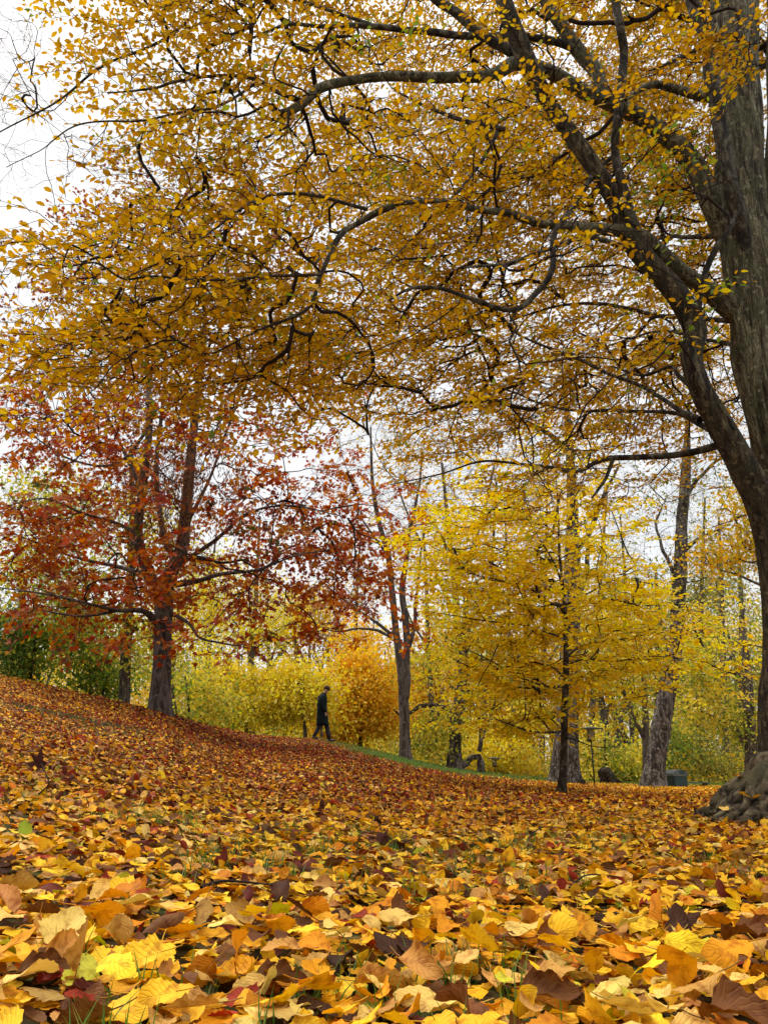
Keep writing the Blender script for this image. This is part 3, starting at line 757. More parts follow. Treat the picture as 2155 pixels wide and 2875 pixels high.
    limbs.append(limb([(2020, 660, 5.7, 18), (1900, 665, 6.4, 12), (1800, 660, 7.2, 10), (1650, 600, 8, 7)]))
    limbs.append(limb([(862, 290, 4.7, 16), (780, 262, 4.7, 13), (720, 225, 4.7, 11), (624, 212, 4.7, 10), (491, 232, 4.6, 8), (431, 252, 4.6, 7), (300, 262, 4.5, 4)], 10))
    limbs.append(limb([(1060, 76, 5.0, 12), (900, 20, 5.0, 10), (700, -30, 5.0, 9), (590, 5, 4.9, 8), (478, 100, 4.8, 9), (352, 153, 4.8, 8), (265, 199, 4.7, 7), (153, 292, 4.6, 6), (0, 372, 4.5, 4)], 10))
    limbs.append(limb([(720, 230, 4.7, 9), (610, 300, 4.7, 8), (504, 315, 4.6, 7), (398, 338, 4.6, 6), (226, 352, 4.5, 5), (113, 425, 4.4, 3), (20, 470, 4.4, 2)], 10))
    limbs.append(limb([(1110, 575, 4.5, 18), (1020, 620, 4.5, 16), (955, 657, 4.4, 16), (896, 770, 4.4, 13), (862, 869, 4.4, 11), (730, 929, 4.3, 8), (600, 990, 4.3, 5)], 14))
    limbs.append(limb([(1420, 360, 4.9, 14), (1330, 345, 4.8, 14), (1220, 310, 4.7, 10), (1120, 260, 4.7, 6)], 10))
    limbs.append(limb([(1400, 372, 4.9, 12), (1340, 470, 4.8, 10), (1270, 560, 4.7, 8), (1170, 660, 4.6, 6), (1060, 760, 4.5, 4)], 10))
    limbs.append(limb([(1030, 590, 4.5, 12), (880, 545, 4.4, 10), (730, 557, 4.4, 9), (600, 650, 4.3, 7), (480, 720, 4.3, 5), (345, 783, 4.3, 4)], 10))
    limbs.append(limb([(900, 770, 4.3, 10), (760, 775, 4.3, 9), (620, 790, 4.3, 8), (438, 776, 4.3, 7), (345, 783, 4.3, 6), (265, 737, 4.3, 6), (172, 747, 4.3, 5), (0, 737, 4.2, 3)], 10))
    # roots
    def rt_px(pts, seed):
        W = []; pts = [(a, b, c_ if c_ < .2 else .2 + (c_ - .2) * .6, d_) for a, b, c_, d_ in pts]
        for px, Y, dz, r in pts:
            g = ground_at(px, Y); W.append([g[0], g[1], g[2] + dz, r])
        S = spline(np.array(W), 34); S[:, 3] *= .80; S[:, 0] += .03 * np.sin(np.arange(len(S)) * .45 + seed); S[:, 2] += .018 * np.sin(np.arange(len(S)) * .6 + seed * 2); S[:, 3] *= 1 + .16 * np.sin(np.arange(len(S)) * .8 + seed); V, q = bark_tube(S, 36, .26, 6, seed); mesh('root', V, [q], M_ROOT, rt)
    rt_px([(2235, 5.5, .50, .10), (2165, 5.4, .40, .085), (2100, 5.35, .26, .075), (2050, 5.3, .13, .062), (2000, 5.3, .06, .055), (1962, 5.32, .02, .045), (1945, 5.35, -.03, .03)], 1)
    rt_px([(2230, 5.4, .44, .10), (2160, 5.25, .34, .08), (2105, 5.15, .17, .062), (2060, 5.1, .07, .05), (2015, 5.1, .02, .045), (1985, 5.15, -.03, .03)], 2)
    rt_px([(2225, 5.35, .42, .10), (2165, 5.15, .32, .075), (2125, 5.0, .15, .06), (2085, 4.95, .06, .055), (2045, 4.93, .01, .045), (2020, 4.93, -.04, .03)], 3)
    rt_px([(2235, 5.35, .40, .11), (2180, 5.05, .24, .085), (2145, 4.88, .10, .07), (2115, 4.80, .02, .055), (2095, 4.78, -.04, .04)], 4)
    rt_px([(2245, 5.3, .40, .11), (2215, 4.98, .20, .09), (2190, 4.8, .07, .07), (2160, 4.68, -.02, .05)], 6)
    rt_px([(2270, 5.2, .40, .12), (2260, 4.9, .18, .10), (2250, 4.62, 0, .06)], 7)
    rt_px([(2300, 5.4, .42, .12), (2360, 5.3, .18, .10), (2420, 5.2, .0, .05)], 8)
    rt_px([(2230, 5.65, .46, .10), (2150, 5.75, .30, .08), (2085, 5.85, .12, .06), (2030, 5.95, .01, .04), (1995, 6.0, -.04, .03)], 9)
    rt_px([(2130, 5.2, .28, .05), (2090, 5.2, .20, .045), (2075, 5.12, .10, .04), (2095, 5.02, .05, .035), (2075, 4.95, -.03, .03)], 10)
    rt_px([(2070, 5.28, .16, .05), (2040, 5.2, .10, .04), (2040, 5.1, .05, .035), (2015, 5.0, -.03, .025)], 11)
    # crown
    G = ["0256666666788888888888",
         "0135766665677787888769",
         "0026776666667888888668",
         "1244565545789999999545",
         "0001356446899999999742",
         "0000235577899999999853",
         "0001345654799999999863",
         "0256665653899999999832",
         "2566666676999999999932",
         "3666677777999999999942",
         "1467666777999999999973",
         "0234556665888999999972",
         "0112333344765788997862",
         "0001111111323456876651",
         "0000000002201245654211",
         "0000000000000122211000"]
    def dep(px, py, rg_):
        far = np.clip((px - 1150) / 500, 0, 1) * np.clip((py - 650) / 350, 0, 1)
        k = np.clip((px - 700) / 400, 0, 1)
        if rg_.rand() < .07 and px < 1900: k = 0
        return 3.9 + 1.8 * rg_.rand() + k * (1.9 + 1.3 * rg_.rand()) + far * 2.6 * rg_.rand()
    px, py, T = grid_targets(G, -1, 1680, dep, rng)
    T = T + np.array([.80, .15, .40]) * .20
    keepc = fbm(T * 1.25, 808, 2) > np.where(T[:, 0] < -.2, -.30, -.55); T = T[keepc]
    T = np.repeat(T, 3, axis=0); m_ = len(T)
    T = T + np.array([-.80, -.15, -.42]) * ((np.tile([-.34, 0, .34], m_ // 3) + rng.randn(m_) * .06)[:, None]) + rng.randn(m_, 3) * np.array([.05, .09, .05])
    px2, py2, T2 = grid_targets(["0003556" + "6" * 18] * 2 + ["0" * 24 + "6"] * 9, -3, 500, dep, rng, col0=-1)
    near = [P(1960 + 190 * rng.rand(), 10 + 130 * rng.rand(), 4.7) for _ in range(16)] + [P(1850 + 190 * rng.rand(), 320 + 300 * rng.rand(), 4.7 + .3 * rng.rand()) for _ in range(20)] + [P(2090 + 60 * rng.rand(), 110 + 120 * rng.rand(), 4.7) for _ in range(8)]
    allT = np.vstack([T, T2, np.array(near)])
    PP, RR, TT, ED = grow(limbs, allT, .16, .0026, .52, .3, .09, .03, 7, rng, back=.9)
    big = RR[:, 0] > .006
    pal = [((.68, .375, .022), 40), ((.57, .285, .016), 28), ((.76, .49, .045), 16), ((.38, .18, .02), 9), ((.35, .36, .04), 5), ((.2, .28, .04), 2)]
    ED = unit(ED * .55 + np.array([-.75, -.1, -.30]))
    (V, fs, C), (TP, TR) = spray(TT, ED, pal, .053, .38, 4, 4, rng, .24, None, .22, .20, 4)
    TR = TR * 1.3
    mesh('crown', V, fs, M_LEAF, rt, C)
    # bare outer twiglets at the left margin
    bx = [P(130 * rng.rand() - 10, 20 + 470 * rng.rand(), 4.2 + rng.rand()) for _ in range(45)] + [P(150 + 330 * rng.rand(), 370 + 130 * rng.rand(), 4.2 + rng.rand()) for _ in range(30)]
    PB, RB, TB, EB = grow(limbs + [np.concatenate([PP[k], RR[k][:, None]], 1) for k in np.where(big)[0][:400]], bx, .12, .0016, .5, .3, .12, 0, 7, rng)
    _, (TP2, TR2) = spray(TB, EB, pal, .05, .3, 6, 1, rng, .8, None, .2, .1, 4, keep=.02)
    a = tubes(PP[big], RR[big], 7); b = tubes(PP[~big], RR[~big], 4); c = tubes(TP, TR, 3); d = tubes(PB, RB, 4); e = tubes(TP2, TR2 * .7, 3)
    V, q = mtube([a, b, c, d, e]); o = mesh('twigs', V, [q], M_TWIG, rt); o['kind'] = 'stuff'
big_tree()

# ================================================================== RED MAPLE
def red_tree():
    rng = np.random.RandomState(31)
    Y0 = 18.6; base = ground_at(450, Y0)
    rt = rootp('maple_tree', base, 'red and rust leaved maple with a forked brown trunk on the slope', 'tree')
    def flare(th, L): return 1 + np.exp(-L / .35) * (.5 + .22 * np.cos(th * 5)) + .03 * np.cos(th * 3)
    def zb(pts, **k): return limb_from_px(pts, .12)
    tr = zb([(448, 2030, Y0, 66), (450, 1990, Y0, 62), (454, 1900, Y0, 56), (458, 1800, Y0, 52), (460, 1730, Y0, 52), (462, 1670, Y0, 56), (480, 1610, Y0, 44), (505, 1560, Y0, 40), (518, 1480, Y0, 36), (530, 1350, Y0, 30), (545, 1200, Y0, 24), (560, 1050, Y0, 18), (575, 900, Y0, 12), (570, 720, Y0, 7), (560, 600, Y0, 4)])
    V, q = bark_tube(tr, 48, .06, 7, 2, flare); mesh('trunk', V, [q], M_BARKR, rt)
    L = [tr]
    for p, s in [([(458, 1680, Y0, 44), (425, 1625, Y0, 36), (400, 1560, Y0, 32), (388, 1490, Y0 - .2, 28), (400, 1380, Y0 - .3, 24), (420, 1200, Y0 - .3, 20), (415, 1050, Y0, 15), (405, 900, Y0, 10), (390, 700, Y0, 5)], 24),
                 ([(500, 1580, Y0, 22), (470, 1530, Y0 + .3, 18), (450, 1450, Y0 + .5, 16), (440, 1300, Y0 + 1, 14), (460, 1100, Y0 + 1, 10), (470, 850, Y0 + 1, 6)], 16),
                 ([(440, 1745, Y0, 24), (400, 1715, Y0 - .5, 16), (330, 1714, Y0 - 1.2, 12), (270, 1700, Y0 - 2, 9), (140, 1670, Y0 - 2.6, 7), (0, 1650, Y0 - 3, 4)], 12),
                 ([(330, 1715, Y0 - 1.2, 10), (230, 1730, Y0 - 2, 7), (120, 1715, Y0 - 2.5, 4)], 10),
                 ([(418, 1618, Y0, 18), (380, 1605, Y0, 14), (320, 1588, Y0 + .4, 12), (240, 1572, Y0 + .8, 9), (140, 1540, Y0 + 1, 6), (0, 1480, Y0 + 1, 3)], 12),
                 ([(388, 1500, Y0, 14), (330, 1470, Y0, 10), (230, 1440, Y0 - 1, 8), (130, 1400, Y0 - 1.5, 5), (20, 1420, Y0 - 2, 3)], 12),
                 ([(500, 1640, Y0, 22), (560, 1630, Y0 - .6, 15), (620, 1612, Y0 - 1.2, 12), (720, 1600, Y0 - 2, 8), (830, 1560, Y0 - 3, 5), (920, 1545, Y0 - 3.3, 3)], 12),
                 ([(510, 1580, Y0, 16), (600, 1520, Y0 - .6, 12), (700, 1440, Y0 - 1, 8), (820, 1420, Y0 - 1.4, 6), (960, 1450, Y0 - 2, 3)], 12),
                 ([(480, 1720, Y0, 14), (530, 1750, Y0 - .4, 10), (560, 1790, Y0 - .8, 8), (620, 1805, Y0 - 1, 6), (700, 1820, Y0 - 1.4, 3)], 10),
                 ([(520, 1480, Y0, 14), (590, 1340, Y0, 9), (640, 1200, Y0, 7), (700, 1050, Y0, 4)], 10),
                 ([(400, 1380, Y0, 14), (340, 1250, Y0, 9), (290, 1150, Y0, 7), (210, 1050, Y0, 4)], 10),
                 ([(420, 1200, Y0, 12), (330, 1300, Y0 - 1, 8), (200, 1290, Y0 - 1.4, 6), (60, 1200, Y0 - 2, 3)], 10)]:
        S = zb(p); V, q = bark_tube(S, s, .06, 5, 4); mesh('limb', V, [q], M_BARKR, rt); L.append(S)
    G = ["00356776200000", "03566666420000", "24456666431000", "34455555431000", "34455555432000",
         "46665455432000", "67766544211000", "46776544220000", "34566655675000", "78866556886000", "67776556886000", "57777655775000",
         "34444434324000", "00000122000000"]
    def dep(px, py, r_): return Y0 + (r_.rand() - .5) * 6.5 * (1 if 200 < px < 800 else .6)
    px, py, T = grid_targets(G, 5, 1270, dep, rng)
    PP, RR, TT, ED = grow(L, T, .35, .006, .47, .3, .09, 0, 6, rng)
    # lower and outer leaves brighter red, upper darker maroon
    lo = TT[:, 2] < base[2] + 8.5
    palL = [((.44, .07, .022), 26), ((.54, .16, .025), 32), ((.32, .045, .020), 16), ((.60, .25, .035), 10), ((.16, .05, .03), 8), ((.12, .12, .03), 3)]
    palH = [((.20, .042, .024), 24), ((.30, .065, .025), 24), ((.44, .17, .03), 16), ((.48, .30, .04), 8), ((.14, .045, .035), 8)]
    (a, tw1) = spray(TT[lo], ED[lo], palL, .115, .8, 4, 5, rng, .5, maple_leaf(), .22, .25, 8, wr=1.0)
    (b, tw2) = spray(TT[~lo], ED[~lo], palH, .105, .8, 4, 4, rng, .5, maple_leaf(), .22, .25, 9, wr=1.0, keep=.8)
    V, fs, C = merge([a, b]); mesh('crown', V, fs, M_LEAF, rt, C)
    # brown hanging seed keys near the middle
    S = np.array([P(480 + rng.randn() * 75, 1380 + rng.randn() * 95, Y0 - 1.5 + rng.rand()) for _ in range(260)] + [P(600 + rng.randn() * 60, 1330 + rng.randn() * 60, Y0 - 1.5) for _ in range(60)])
    n = len(S) * 16; pos = np.repeat(S, 16, axis=0) + rng.randn(n, 3) * np.array([.10, .10, .16])
    d = unit(np.array([0, 0, -1.0]) + rng.randn(n, 3) * .25)
    kk = put_leaves(pos, d, unit(rng.randn(n, 3)), .10 * (1 + .2 * rng.randn(n)), .026, pick([((.20, .085, .03), 3), ((.32, .15, .04), 2), ((.12, .05, .025), 2)], n, rng=rng), kite_leaf())
    o = mesh('seed_clusters', kk[0], kk[1], M_LEAF, rt, kk[2]); o['kind'] = 'stuff'
    V, q = mtube([tubes(PP, RR, 4), tubes(tw1[0], tw1[1] * 1.6, 3), tubes(tw2[0], tw2[1] * 1.6, 3)])
    # extra bare twigs on top left
    bx = [P(a_, b_, Y0 + rng.randn()) for a_, b_ in zip(rng.rand(120) * 420 - 10, 620 + rng.rand(120) * 700)]
    PB, RB, TB, EB = grow(L, bx, .35, .004, .5, .3, .14, .05, 6, rng); _, tw3 = spray(TB, EB, palH, .1, 1.0, 6, 1, rng, .9, kite_leaf(), .2, .05, 4, keep=.02)
    V, q = mtube([(V, q), tubes(PB, RB, 3), tubes(tw3[0], tw3[1] * 1.6, 3)])
    o = mesh('twigs', V, [q], M_TWIG, rt); o['kind'] = 'stuff'
red_tree()

# ================================================================== SMALL GOLDEN TREE
def young_tree():
    rng = np.random.RandomState(41)
    Y0 = 11.8; base = ground_at(1577, Y0)
    rt = rootp('young_tree', base, 'slender young tree with level tiers of bright yellow leaves on the flat ground', 'tree')
    tr = limb_from_px([(1572, 2245, Y0, 27), (1574, 2222, Y0, 25), (1581, 2150, Y0, 22), (1584, 2000, Y0, 20), (1588, 1850, Y0, 17), (1586, 1750, Y0, 14), (1580, 1660, Y0, 10), (1570, 1560, Y0, 8), (1566, 1450, Y0, 6), (1560, 1340, Y0, 3)], .07)
    V, q = bark_tube(tr, 28, .07, 6, 2, lambda th, L: 1 + np.exp(-L / .16) * (.5 + .3 * np.cos(th * 4))); mesh('trunk', V, [q], M_LIMB, rt)
    L = [tr]
    for k, p in enumerate([[(1580, 2050, 11.8, 9), (1540, 2058, 11.4, 7), (1480, 2050, 11, 6), (1430, 2030, 10.6, 5), (1390, 2015, 10.4, 3)],
              [(1586, 1925, 11.8, 10), (1530, 1925, 11.5, 8), (1470, 1905, 11.2, 6), (1400, 1870, 11, 4), (1250, 1790, 10.8, 2)],
              [(1586, 1900, 11.8, 7), (1540, 1870, 12.2, 5), (1440, 1855, 12.6, 4), (1300, 1850, 13, 2)],
              [(1588, 1870, 11.8, 7), (1640, 1855, 11.6, 6), (1720, 1855, 11.4, 5), (1830, 1840, 11.2, 4), (1930, 1850, 11, 2)],
              [(1588, 1850, 11.8, 8), (1640, 1810, 12.2, 6), (1720, 1800, 12.4, 5), (1830, 1780, 12.6, 4), (1920, 1765, 12.8, 2)],
              [(1580, 1706, 11.8, 8), (1540, 1690, 11.6, 6), (1480, 1650, 11.4, 5), (1400, 1630, 11.2, 4), (1280, 1600, 11, 2)],
              [(1578, 1700, 11.8, 8), (1640, 1670, 11.6, 5), (1720, 1630, 11.3, 4), (1790, 1600, 11, 2)],
              [(1575, 1640, 11.8, 7), (1560, 1590, 11.6, 6), (1520, 1520, 11.4, 4), (1470, 1440, 11.2, 2)],
              [(1584, 1790, 11.8, 7), (1480, 1760, 11, 5), (1350, 1740, 10.6, 4), (1210, 1720, 10.4, 2)],
              [(1588, 2070, 11.8, 6), (1620, 2080, 11.4, 4), (1680, 2095, 11, 3), (1740, 2090, 10.8, 2)]]):
        S = limb_from_px(p, .1, .02); V, q = bark_tube(S, 9, .05, 4, k); mesh('limb', V, [q], M_LIMB, rt); L.append(S)
    G = ["000000000000002310000", "000000000000036520000", "00000000000048876200", "00000000000378887200", "000000000000689998410", "0000000000003788887420", "0000000000002678876330", "00000000000006777530", "0000000000000256420", "00000000000000011000"]
    px, py, T = grid_targets(G, 12, 1500, lambda a, b, r_: Y0 + (r_.rand() - .5) * 3.8, rng)
    kz = ~((px > 1590) & (px < 1760) & (py > 1960)); px, py, T = px[kz], py[kz], T[kz]
    T[:, 2] = np.round((T[:, 2] + .08 * rng.randn(len(T))) / .42) * .42 + rng.randn(len(T)) * .05 + .12 * np.sin(T[:, 0] * 2)   # tiers
    T[:, 2] = np.maximum(T[:, 2], .95)
    nearT = np.abs(px - 1585) < 55; T[nearT, 1] = Y0 + .35 + rng.rand(int(nearT.sum())) * 1.2; low = T[:, 2] < 2.2; T[:, 1] += low * .4
    PP, RR, TT, ED = grow(L, T, .2, .0026, .5, .3, .08, -.02, 6, rng)
    pal = [((.90, .64, .02), 44), ((.84, .52, .015), 24), ((.88, .72, .06), 18), ((.5, .46, .04), 12), ((.5, .22, .03), 4)]
    lv, tw = spray(TT, ED, pal, .078, .38, 4, 4, rng, .18, None, .2, .12, 5, wr=.52)
    mesh('crown', lv[0], lv[1], M_LEAF, rt, lv[2])
    V, q = mtube([tubes(PP, RR, 4), tubes(*tw, 3)]); o = mesh('twigs', V, [q], M_TWIG, rt); o['kind'] = 'stuff'
young_tree()

# ================================================================== BACKGROUND TREES
LF = dict(
    green=[((.12, .19, .04), 5), ((.22, .30, .05), 4), ((.40, .40, .06), 4), ((.64, .56, .08), 3)],
    ygreen=[((.70, .58, .07), 5), ((.48, .45, .07), 4), ((.22, .28, .045), 3), ((.84, .64, .11), 4)],
    yellow=[((.90, .72, .07), 6), ((.84, .62, .05), 4), ((.6, .55, .06), 2), ((.90, .76, .22), 3)],
    orange=[((.88, .54, .05), 6), ((.86, .42, .03), 3), ((.90, .66, .08), 4), ((.45, .36, .06), 1)],
    rust=[((.38, .20, .07), 4), ((.52, .30, .07), 3), ((.25, .13, .07), 3), ((.6, .42, .1), 2)],
    gold=[((.74, .44, .04), 5), ((.66, .36, .035), 3), ((.6, .46, .06), 2), ((.40, .34, .06), 2)],
    dull=[((.40, .34, .07), 4), ((.26, .28, .06), 4), ((.50, .38, .08), 3), ((.16, .18, .05), 3)])
bi = [0]
def bg(name, label, cat, Y, stems, blobs, pal, per=26, rad=.5, leaf=.11, group=None, bark=M_BARKF, bare=0, tm=None, rtip=.006, seed=None, dscale=.8, craggy=.07):
    bi[0] += 1; rng = np.random.RandomState(100 + bi[0] if seed is None else seed)
    base = ground_at(stems[0][0][0], Y)
    rt = rootp(name, base, label, cat, group)
    L = []
    for si_, st in enumerate(stems):
        pts = [(s[0], s[1], s[3] if len(s) > 3 else Y, s[2]) for s in st]
        S = limb_from_px(pts, .3, .04 if si_ else 0)
        if si_ == 0: 
            S[0, :3] = base - np.array([0, 0, .15])
        V, q = bark_tube(S, 22 if pts[0][3] > 14 else 12, craggy, 6, bi[0] + si_, (lambda th, L_: 1 + .45 * np.exp(-L_ / .4) * (1 + .5 * np.cos(4 * th))) if si_ == 0 else None)
        mesh('trunk' if si_ == 0 else 'limb', V, [q], bark, rt); L.append(S)
    T = []; 
    for (px, py, rx, ry, n) in blobs:
        a = rng.rand(n) * 2 * PI; r_ = np.sqrt(rng.rand(n))
        xx = px + rx * r_ * np.cos(a); yy = py + ry * r_ * np.sin(a)
        rxm = rx * zc(py, Y) / F
        dd = Y + (rng.rand(n) * 2 - 1) * rxm * dscale * np.sqrt(np.maximum(0, 1 - r_ ** 2) + .1)
        T += [P(p_, q_, max(d_, 4)) for p_, q_, d_ in zip(xx, yy, dd)]
    T = np.array(T); T[:, 2] = np.maximum(T[:, 2], H(T[:, 0], T[:, 1]) + .15)
    keepT = fbm(T * .55, bi[0], 2) > -.22; T = T[keepT]
    PP, RR, TT, ED = grow(L, T, .6, rtip, .47, .35, .1, .03, 5, rng)
    lv = clump(TT, pal, int(per * 1.45), rad * 1.1, leaf * 1.15, tm or kite_leaf(), rng, bi[0] * 3)
    mesh('crown', lv[0], lv[1], M_LEAFD, rt, lv[2])
    tb = [tubes(PP, RR, 4)]
    # fine twigs through the clumps
    m = len(TT) * 3; s0 = np.repeat(TT, 3, 0); dd = unit(np.repeat(ED, 3, 0) + rng.randn(m, 3) * .7); ln = rad * 1.5
    tp = s0[:, None] + dd[:, None] * (np.linspace(0, 1, 3) * ln)[None, :, None] + rng.randn(m, 3, 3) * .03
    tb.append(tubes(tp, np.tile([rtip * .8, rtip * .6, rtip * .35], (m, 1)), 3))
    if bare:
        (px, py, rx, ry, n) = bare
        B = [P(px + rx * rng.randn() * .5, py + ry * rng.randn() * .5, Y + rng.randn() * rx * zc(py, Y) / F * .4) for _ in range(n)]
        PB, RB, TB, EB = grow(L, B, .6, rtip * .8, .48, .35, .13, .05, 6, rng)
        _, tw = spray(TB, EB, pal, .1, 1.5, 7, 1, rng, .9, kite_leaf(), .2, -.05, 4, keep=.0001)
        tb += [tubes(PB, RB, 4), tubes(tw[0], tw[1] * 2.2, 3)]
    V, q = mtube(tb); o = mesh('twigs', V, [q], M_TWIGF, rt); o['kind'] = 'stuff'
    return rt

# left, behind the maple
bg('broadleaf_tree', 'green and yellow leaved tree with dark straight trunk just behind the maple', 'tree', 24, [[(345, 2000, 32), (350, 1960, 30), (352, 1850, 30), (362, 1720, 27), (368, 1600, 24), (372, 1450, 18), (370, 1250, 10)], [(360, 1745, 12), (320, 1730, 10), (280, 1710, 8), (200, 1690, 4)], [(366, 1760, 12), (400, 1740, 9), (440, 1755, 7), (470, 1800, 3)]],
   [(120, 1620, 160, 100, 60), (250, 1750, 130, 60, 40), (330, 1500, 180, 120, 70), (150, 1400, 140, 90, 40), (420, 1820, 60, 80, 18)], LF['ygreen'], 26, .5, .12)
bg('leafy_shrub', 'dark green shrub at the left end of the crest', 'shrub', 24, [[(80, 1960, 10), (90, 1880, 8), (100, 1800, 5)], [(60, 1950, 8), (40, 1860, 5), (20, 1800, 3)]],
   [(60, 1830, 90, 80, 70), (160, 1850, 80, 80, 60), (20, 1760, 60, 60, 30)], LF['green'], 34, .38, .11)
bg('leafy_shrub', 'mixed green and yellow shrub left of the dark straight trunk', 'shrub', 26, [[(250, 1990, 10), (255, 1900, 8), (250, 1800, 5)], [(280, 1990, 8), (300, 1900, 5), (310, 1850, 3)]],
   [(240, 1850, 80, 90, 70), (310, 1900, 60, 60, 40), (210, 1760, 80, 50, 30)], LF['green'], 30, .4, .11)
bg('leafy_shrub', 'yellow green shrub right behind the maple trunk', 'shrub', 28, [[(530, 2070, 10), (530, 1980, 8), (520, 1900, 5)], [(500, 2060, 8), (490, 1960, 5), (480, 1900, 3)]],
   [(530, 1950, 80, 90, 90), (450, 1870, 70, 70, 50), (590, 1990, 50, 60, 40)], LF['ygreen'], 34, .4, .11)
bg('leafy_shrub', 'bright yellow shrub left of the walking person', 'shrub', 35, [[(690, 2080, 12), (695, 1980, 9), (690, 1900, 5)], [(660, 2070, 9), (640, 1980, 6), (620, 1900, 3)]],
   [(680, 1960, 110, 100, 150), (640, 1830, 90, 80, 70), (760, 1900, 80, 90, 80), (800, 2020, 70, 60, 60)], LF['yellow'], 36, .45, .13)
bg('broadleaf_tree', 'slender tree with thin lemon leaves and a leaning grey trunk behind the yellow shrub', 'tree', 38, [[(705, 2060, 22), (705, 1900, 20), (706, 1800, 17), (716, 1720, 15), (722, 1600, 10), (730, 1450, 6)], [(705, 1850, 10), (740, 1800, 8), (780, 1790, 6), (830, 1820, 4)], [(706, 1870, 8), (680, 1780, 6), (640, 1720, 4)]],
   [(720, 1720, 130, 100, 90), (640, 1640, 110, 90, 45), (560, 1740, 90, 80, 50), (820, 1750, 90, 80, 50)], LF['yellow'], 26, .55, .13)
bg('leafy_shrub', 'arching yellow shrub with bare curved stem directly behind the walking person', 'shrub', 34, [[(860, 2080, 9), (850, 1990, 7), (845, 1900, 5)], [(905, 2070, 8), (900, 2000, 7), (880, 1950, 6), (850, 1925, 5), (800, 1905, 3)]],
   [(850, 1940, 80, 80, 80), (900, 1890, 60, 60, 40), (910, 2010, 60, 50, 50)], LF['yellow'], 34, .42, .13)
bg('leafy_shrub', 'orange yellow shrub between the walking person and the twin stemmed tree', 'shrub', 37, [[(1010, 2100, 12), (1010, 2020, 9), (1000, 1950, 5)], [(970, 2100, 8), (960, 2020, 5), (950, 1950, 3)]],
   [(1030, 1940, 90, 90, 120), (960, 2030, 80, 60, 80), (1070, 2010, 60, 60, 50), (1000, 1870, 60, 50, 40)], LF['orange'], 36, .45, .14)
bg('twin_stemmed_tree', 'tall twin stemmed tree with thin foliage standing on the crest right of the person', 'tree', 33, [[(1138, 2130, 32), (1136, 2080, 31), (1132, 1960, 30), (1128, 1900, 28), (1112, 1780, 21), (1100, 1660, 19), (1090, 1560, 17), (1062, 1460, 14), (1045, 1350, 10), (1040, 1200, 5)],
   [(1138, 1960, 26), (1142, 1860, 22), (1138, 1760, 20), (1130, 1650, 18), (1142, 1560, 15), (1150, 1480, 12), (1175, 1380, 8), (1185, 1260, 4)], [(1140, 1840, 14), (1160, 1760, 12), (1170, 1660, 9), (1180, 1560, 6), (1200, 1440, 3)],
   [(1100, 1790, 10), (1060, 1770, 9), (1010, 1765, 7), (960, 1775, 6), (915, 1768, 3)], [(1098, 1780, 11), (1050, 1745, 9), (1000, 1710, 8), (960, 1680, 6), (940, 1650, 4), (880, 1615, 2)], [(1092, 1640, 9), (1040, 1630, 6), (980, 1610, 3)], [(1088, 1560, 9), (1030, 1480, 6), (990, 1420, 3)]],
   [(1050, 1380, 110, 90, 26), (1150, 1300, 120, 80, 22), (1000, 1640, 90, 60, 14), (1180, 1560, 70, 120, 24), (950, 1500, 100, 80, 14), (1100, 1200, 120, 60, 12)], LF['gold'], 18, .5, .12, bark=M_BARKR, bare=(1080, 1400, 190, 330, 150))
bg('broadleaf_tree', 'rounded yellow orange tree partly behind the twin stemmed tree', 'tree', 48, [[(1060, 2100, 16), (1055, 1980, 14), (1050, 1880, 8)]],
   [(1040, 1830, 80, 70, 70), (1100, 1900, 70, 80, 50), (980, 1800, 70, 60, 30)], LF['orange'], 34, .7, .16)
bg('broadleaf_tree', 'rust brown tree far off between the shrubs beneath the open sky', 'tree', 58, [[(930, 2090, 16), (925, 1940, 14), (920, 1820, 8)]],
   [(920, 1850, 90, 80, 70), (880, 1760, 80, 60, 40), (970, 1720, 90, 50, 40), (860, 1900, 50, 60, 30)], LF['rust'], 30, .8, .17)
bg('broadleaf_tree', 'golden tree with wide crown far off above the person', 'tree', 55, [[(840, 2080, 20), (835, 1900, 16), (830, 1780, 9)]],
   [(830, 1740, 110, 70, 60), (900, 1690, 100, 50, 40), (740, 1760, 90, 60, 40)], LF['gold'], 28, .8, .17)
bg('crooked_tree', 'gnarled tree with a thick crooked low bough beyond the crest', 'tree', 35, [[(1280, 2200, 46), (1275, 2140, 44), (1278, 2070, 38), (1282, 2000, 36), (1300, 1920, 34), (1302, 1800, 26), (1310, 1680, 18)],
   [(1285, 2150, 26), (1310, 2140, 20), (1330, 2120, 17), (1350, 2130, 22), (1352, 2170, 24)], [(1262, 1995, 14), (1238, 1985, 13), (1215, 1980, 13), (1180, 1982, 14), (1150, 2003, 12), (1125, 2010, 8), (1105, 1992, 4)], [(1296, 1930, 16), (1340, 2010, 12), (1350, 2080, 12), (1345, 2110, 14)], [(1345, 2100, 10), (1370, 2020, 8), (1400, 1940, 5)]],
   [(1300, 1750, 90, 100, 60), (1200, 1860, 60, 60, 24), (1240, 2040, 70, 50, 34), (1190, 2080, 60, 40, 30), (1380, 1900, 80, 80, 30)], LF['ygreen'], 24, .5, .13, bark=M_BARKC, craggy=.14)
bg('broadleaf_tree', 'orange leaved tree behind the gnarled tree', 'tree', 46, [[(1235, 2140, 16), (1230, 1990, 14), (1225, 1880, 8)]],
   [(1220, 1880, 80, 90, 80), (1240, 1780, 80, 60, 50), (1200, 2010, 60, 60, 30)], LF['orange'], 32, .7, .16)
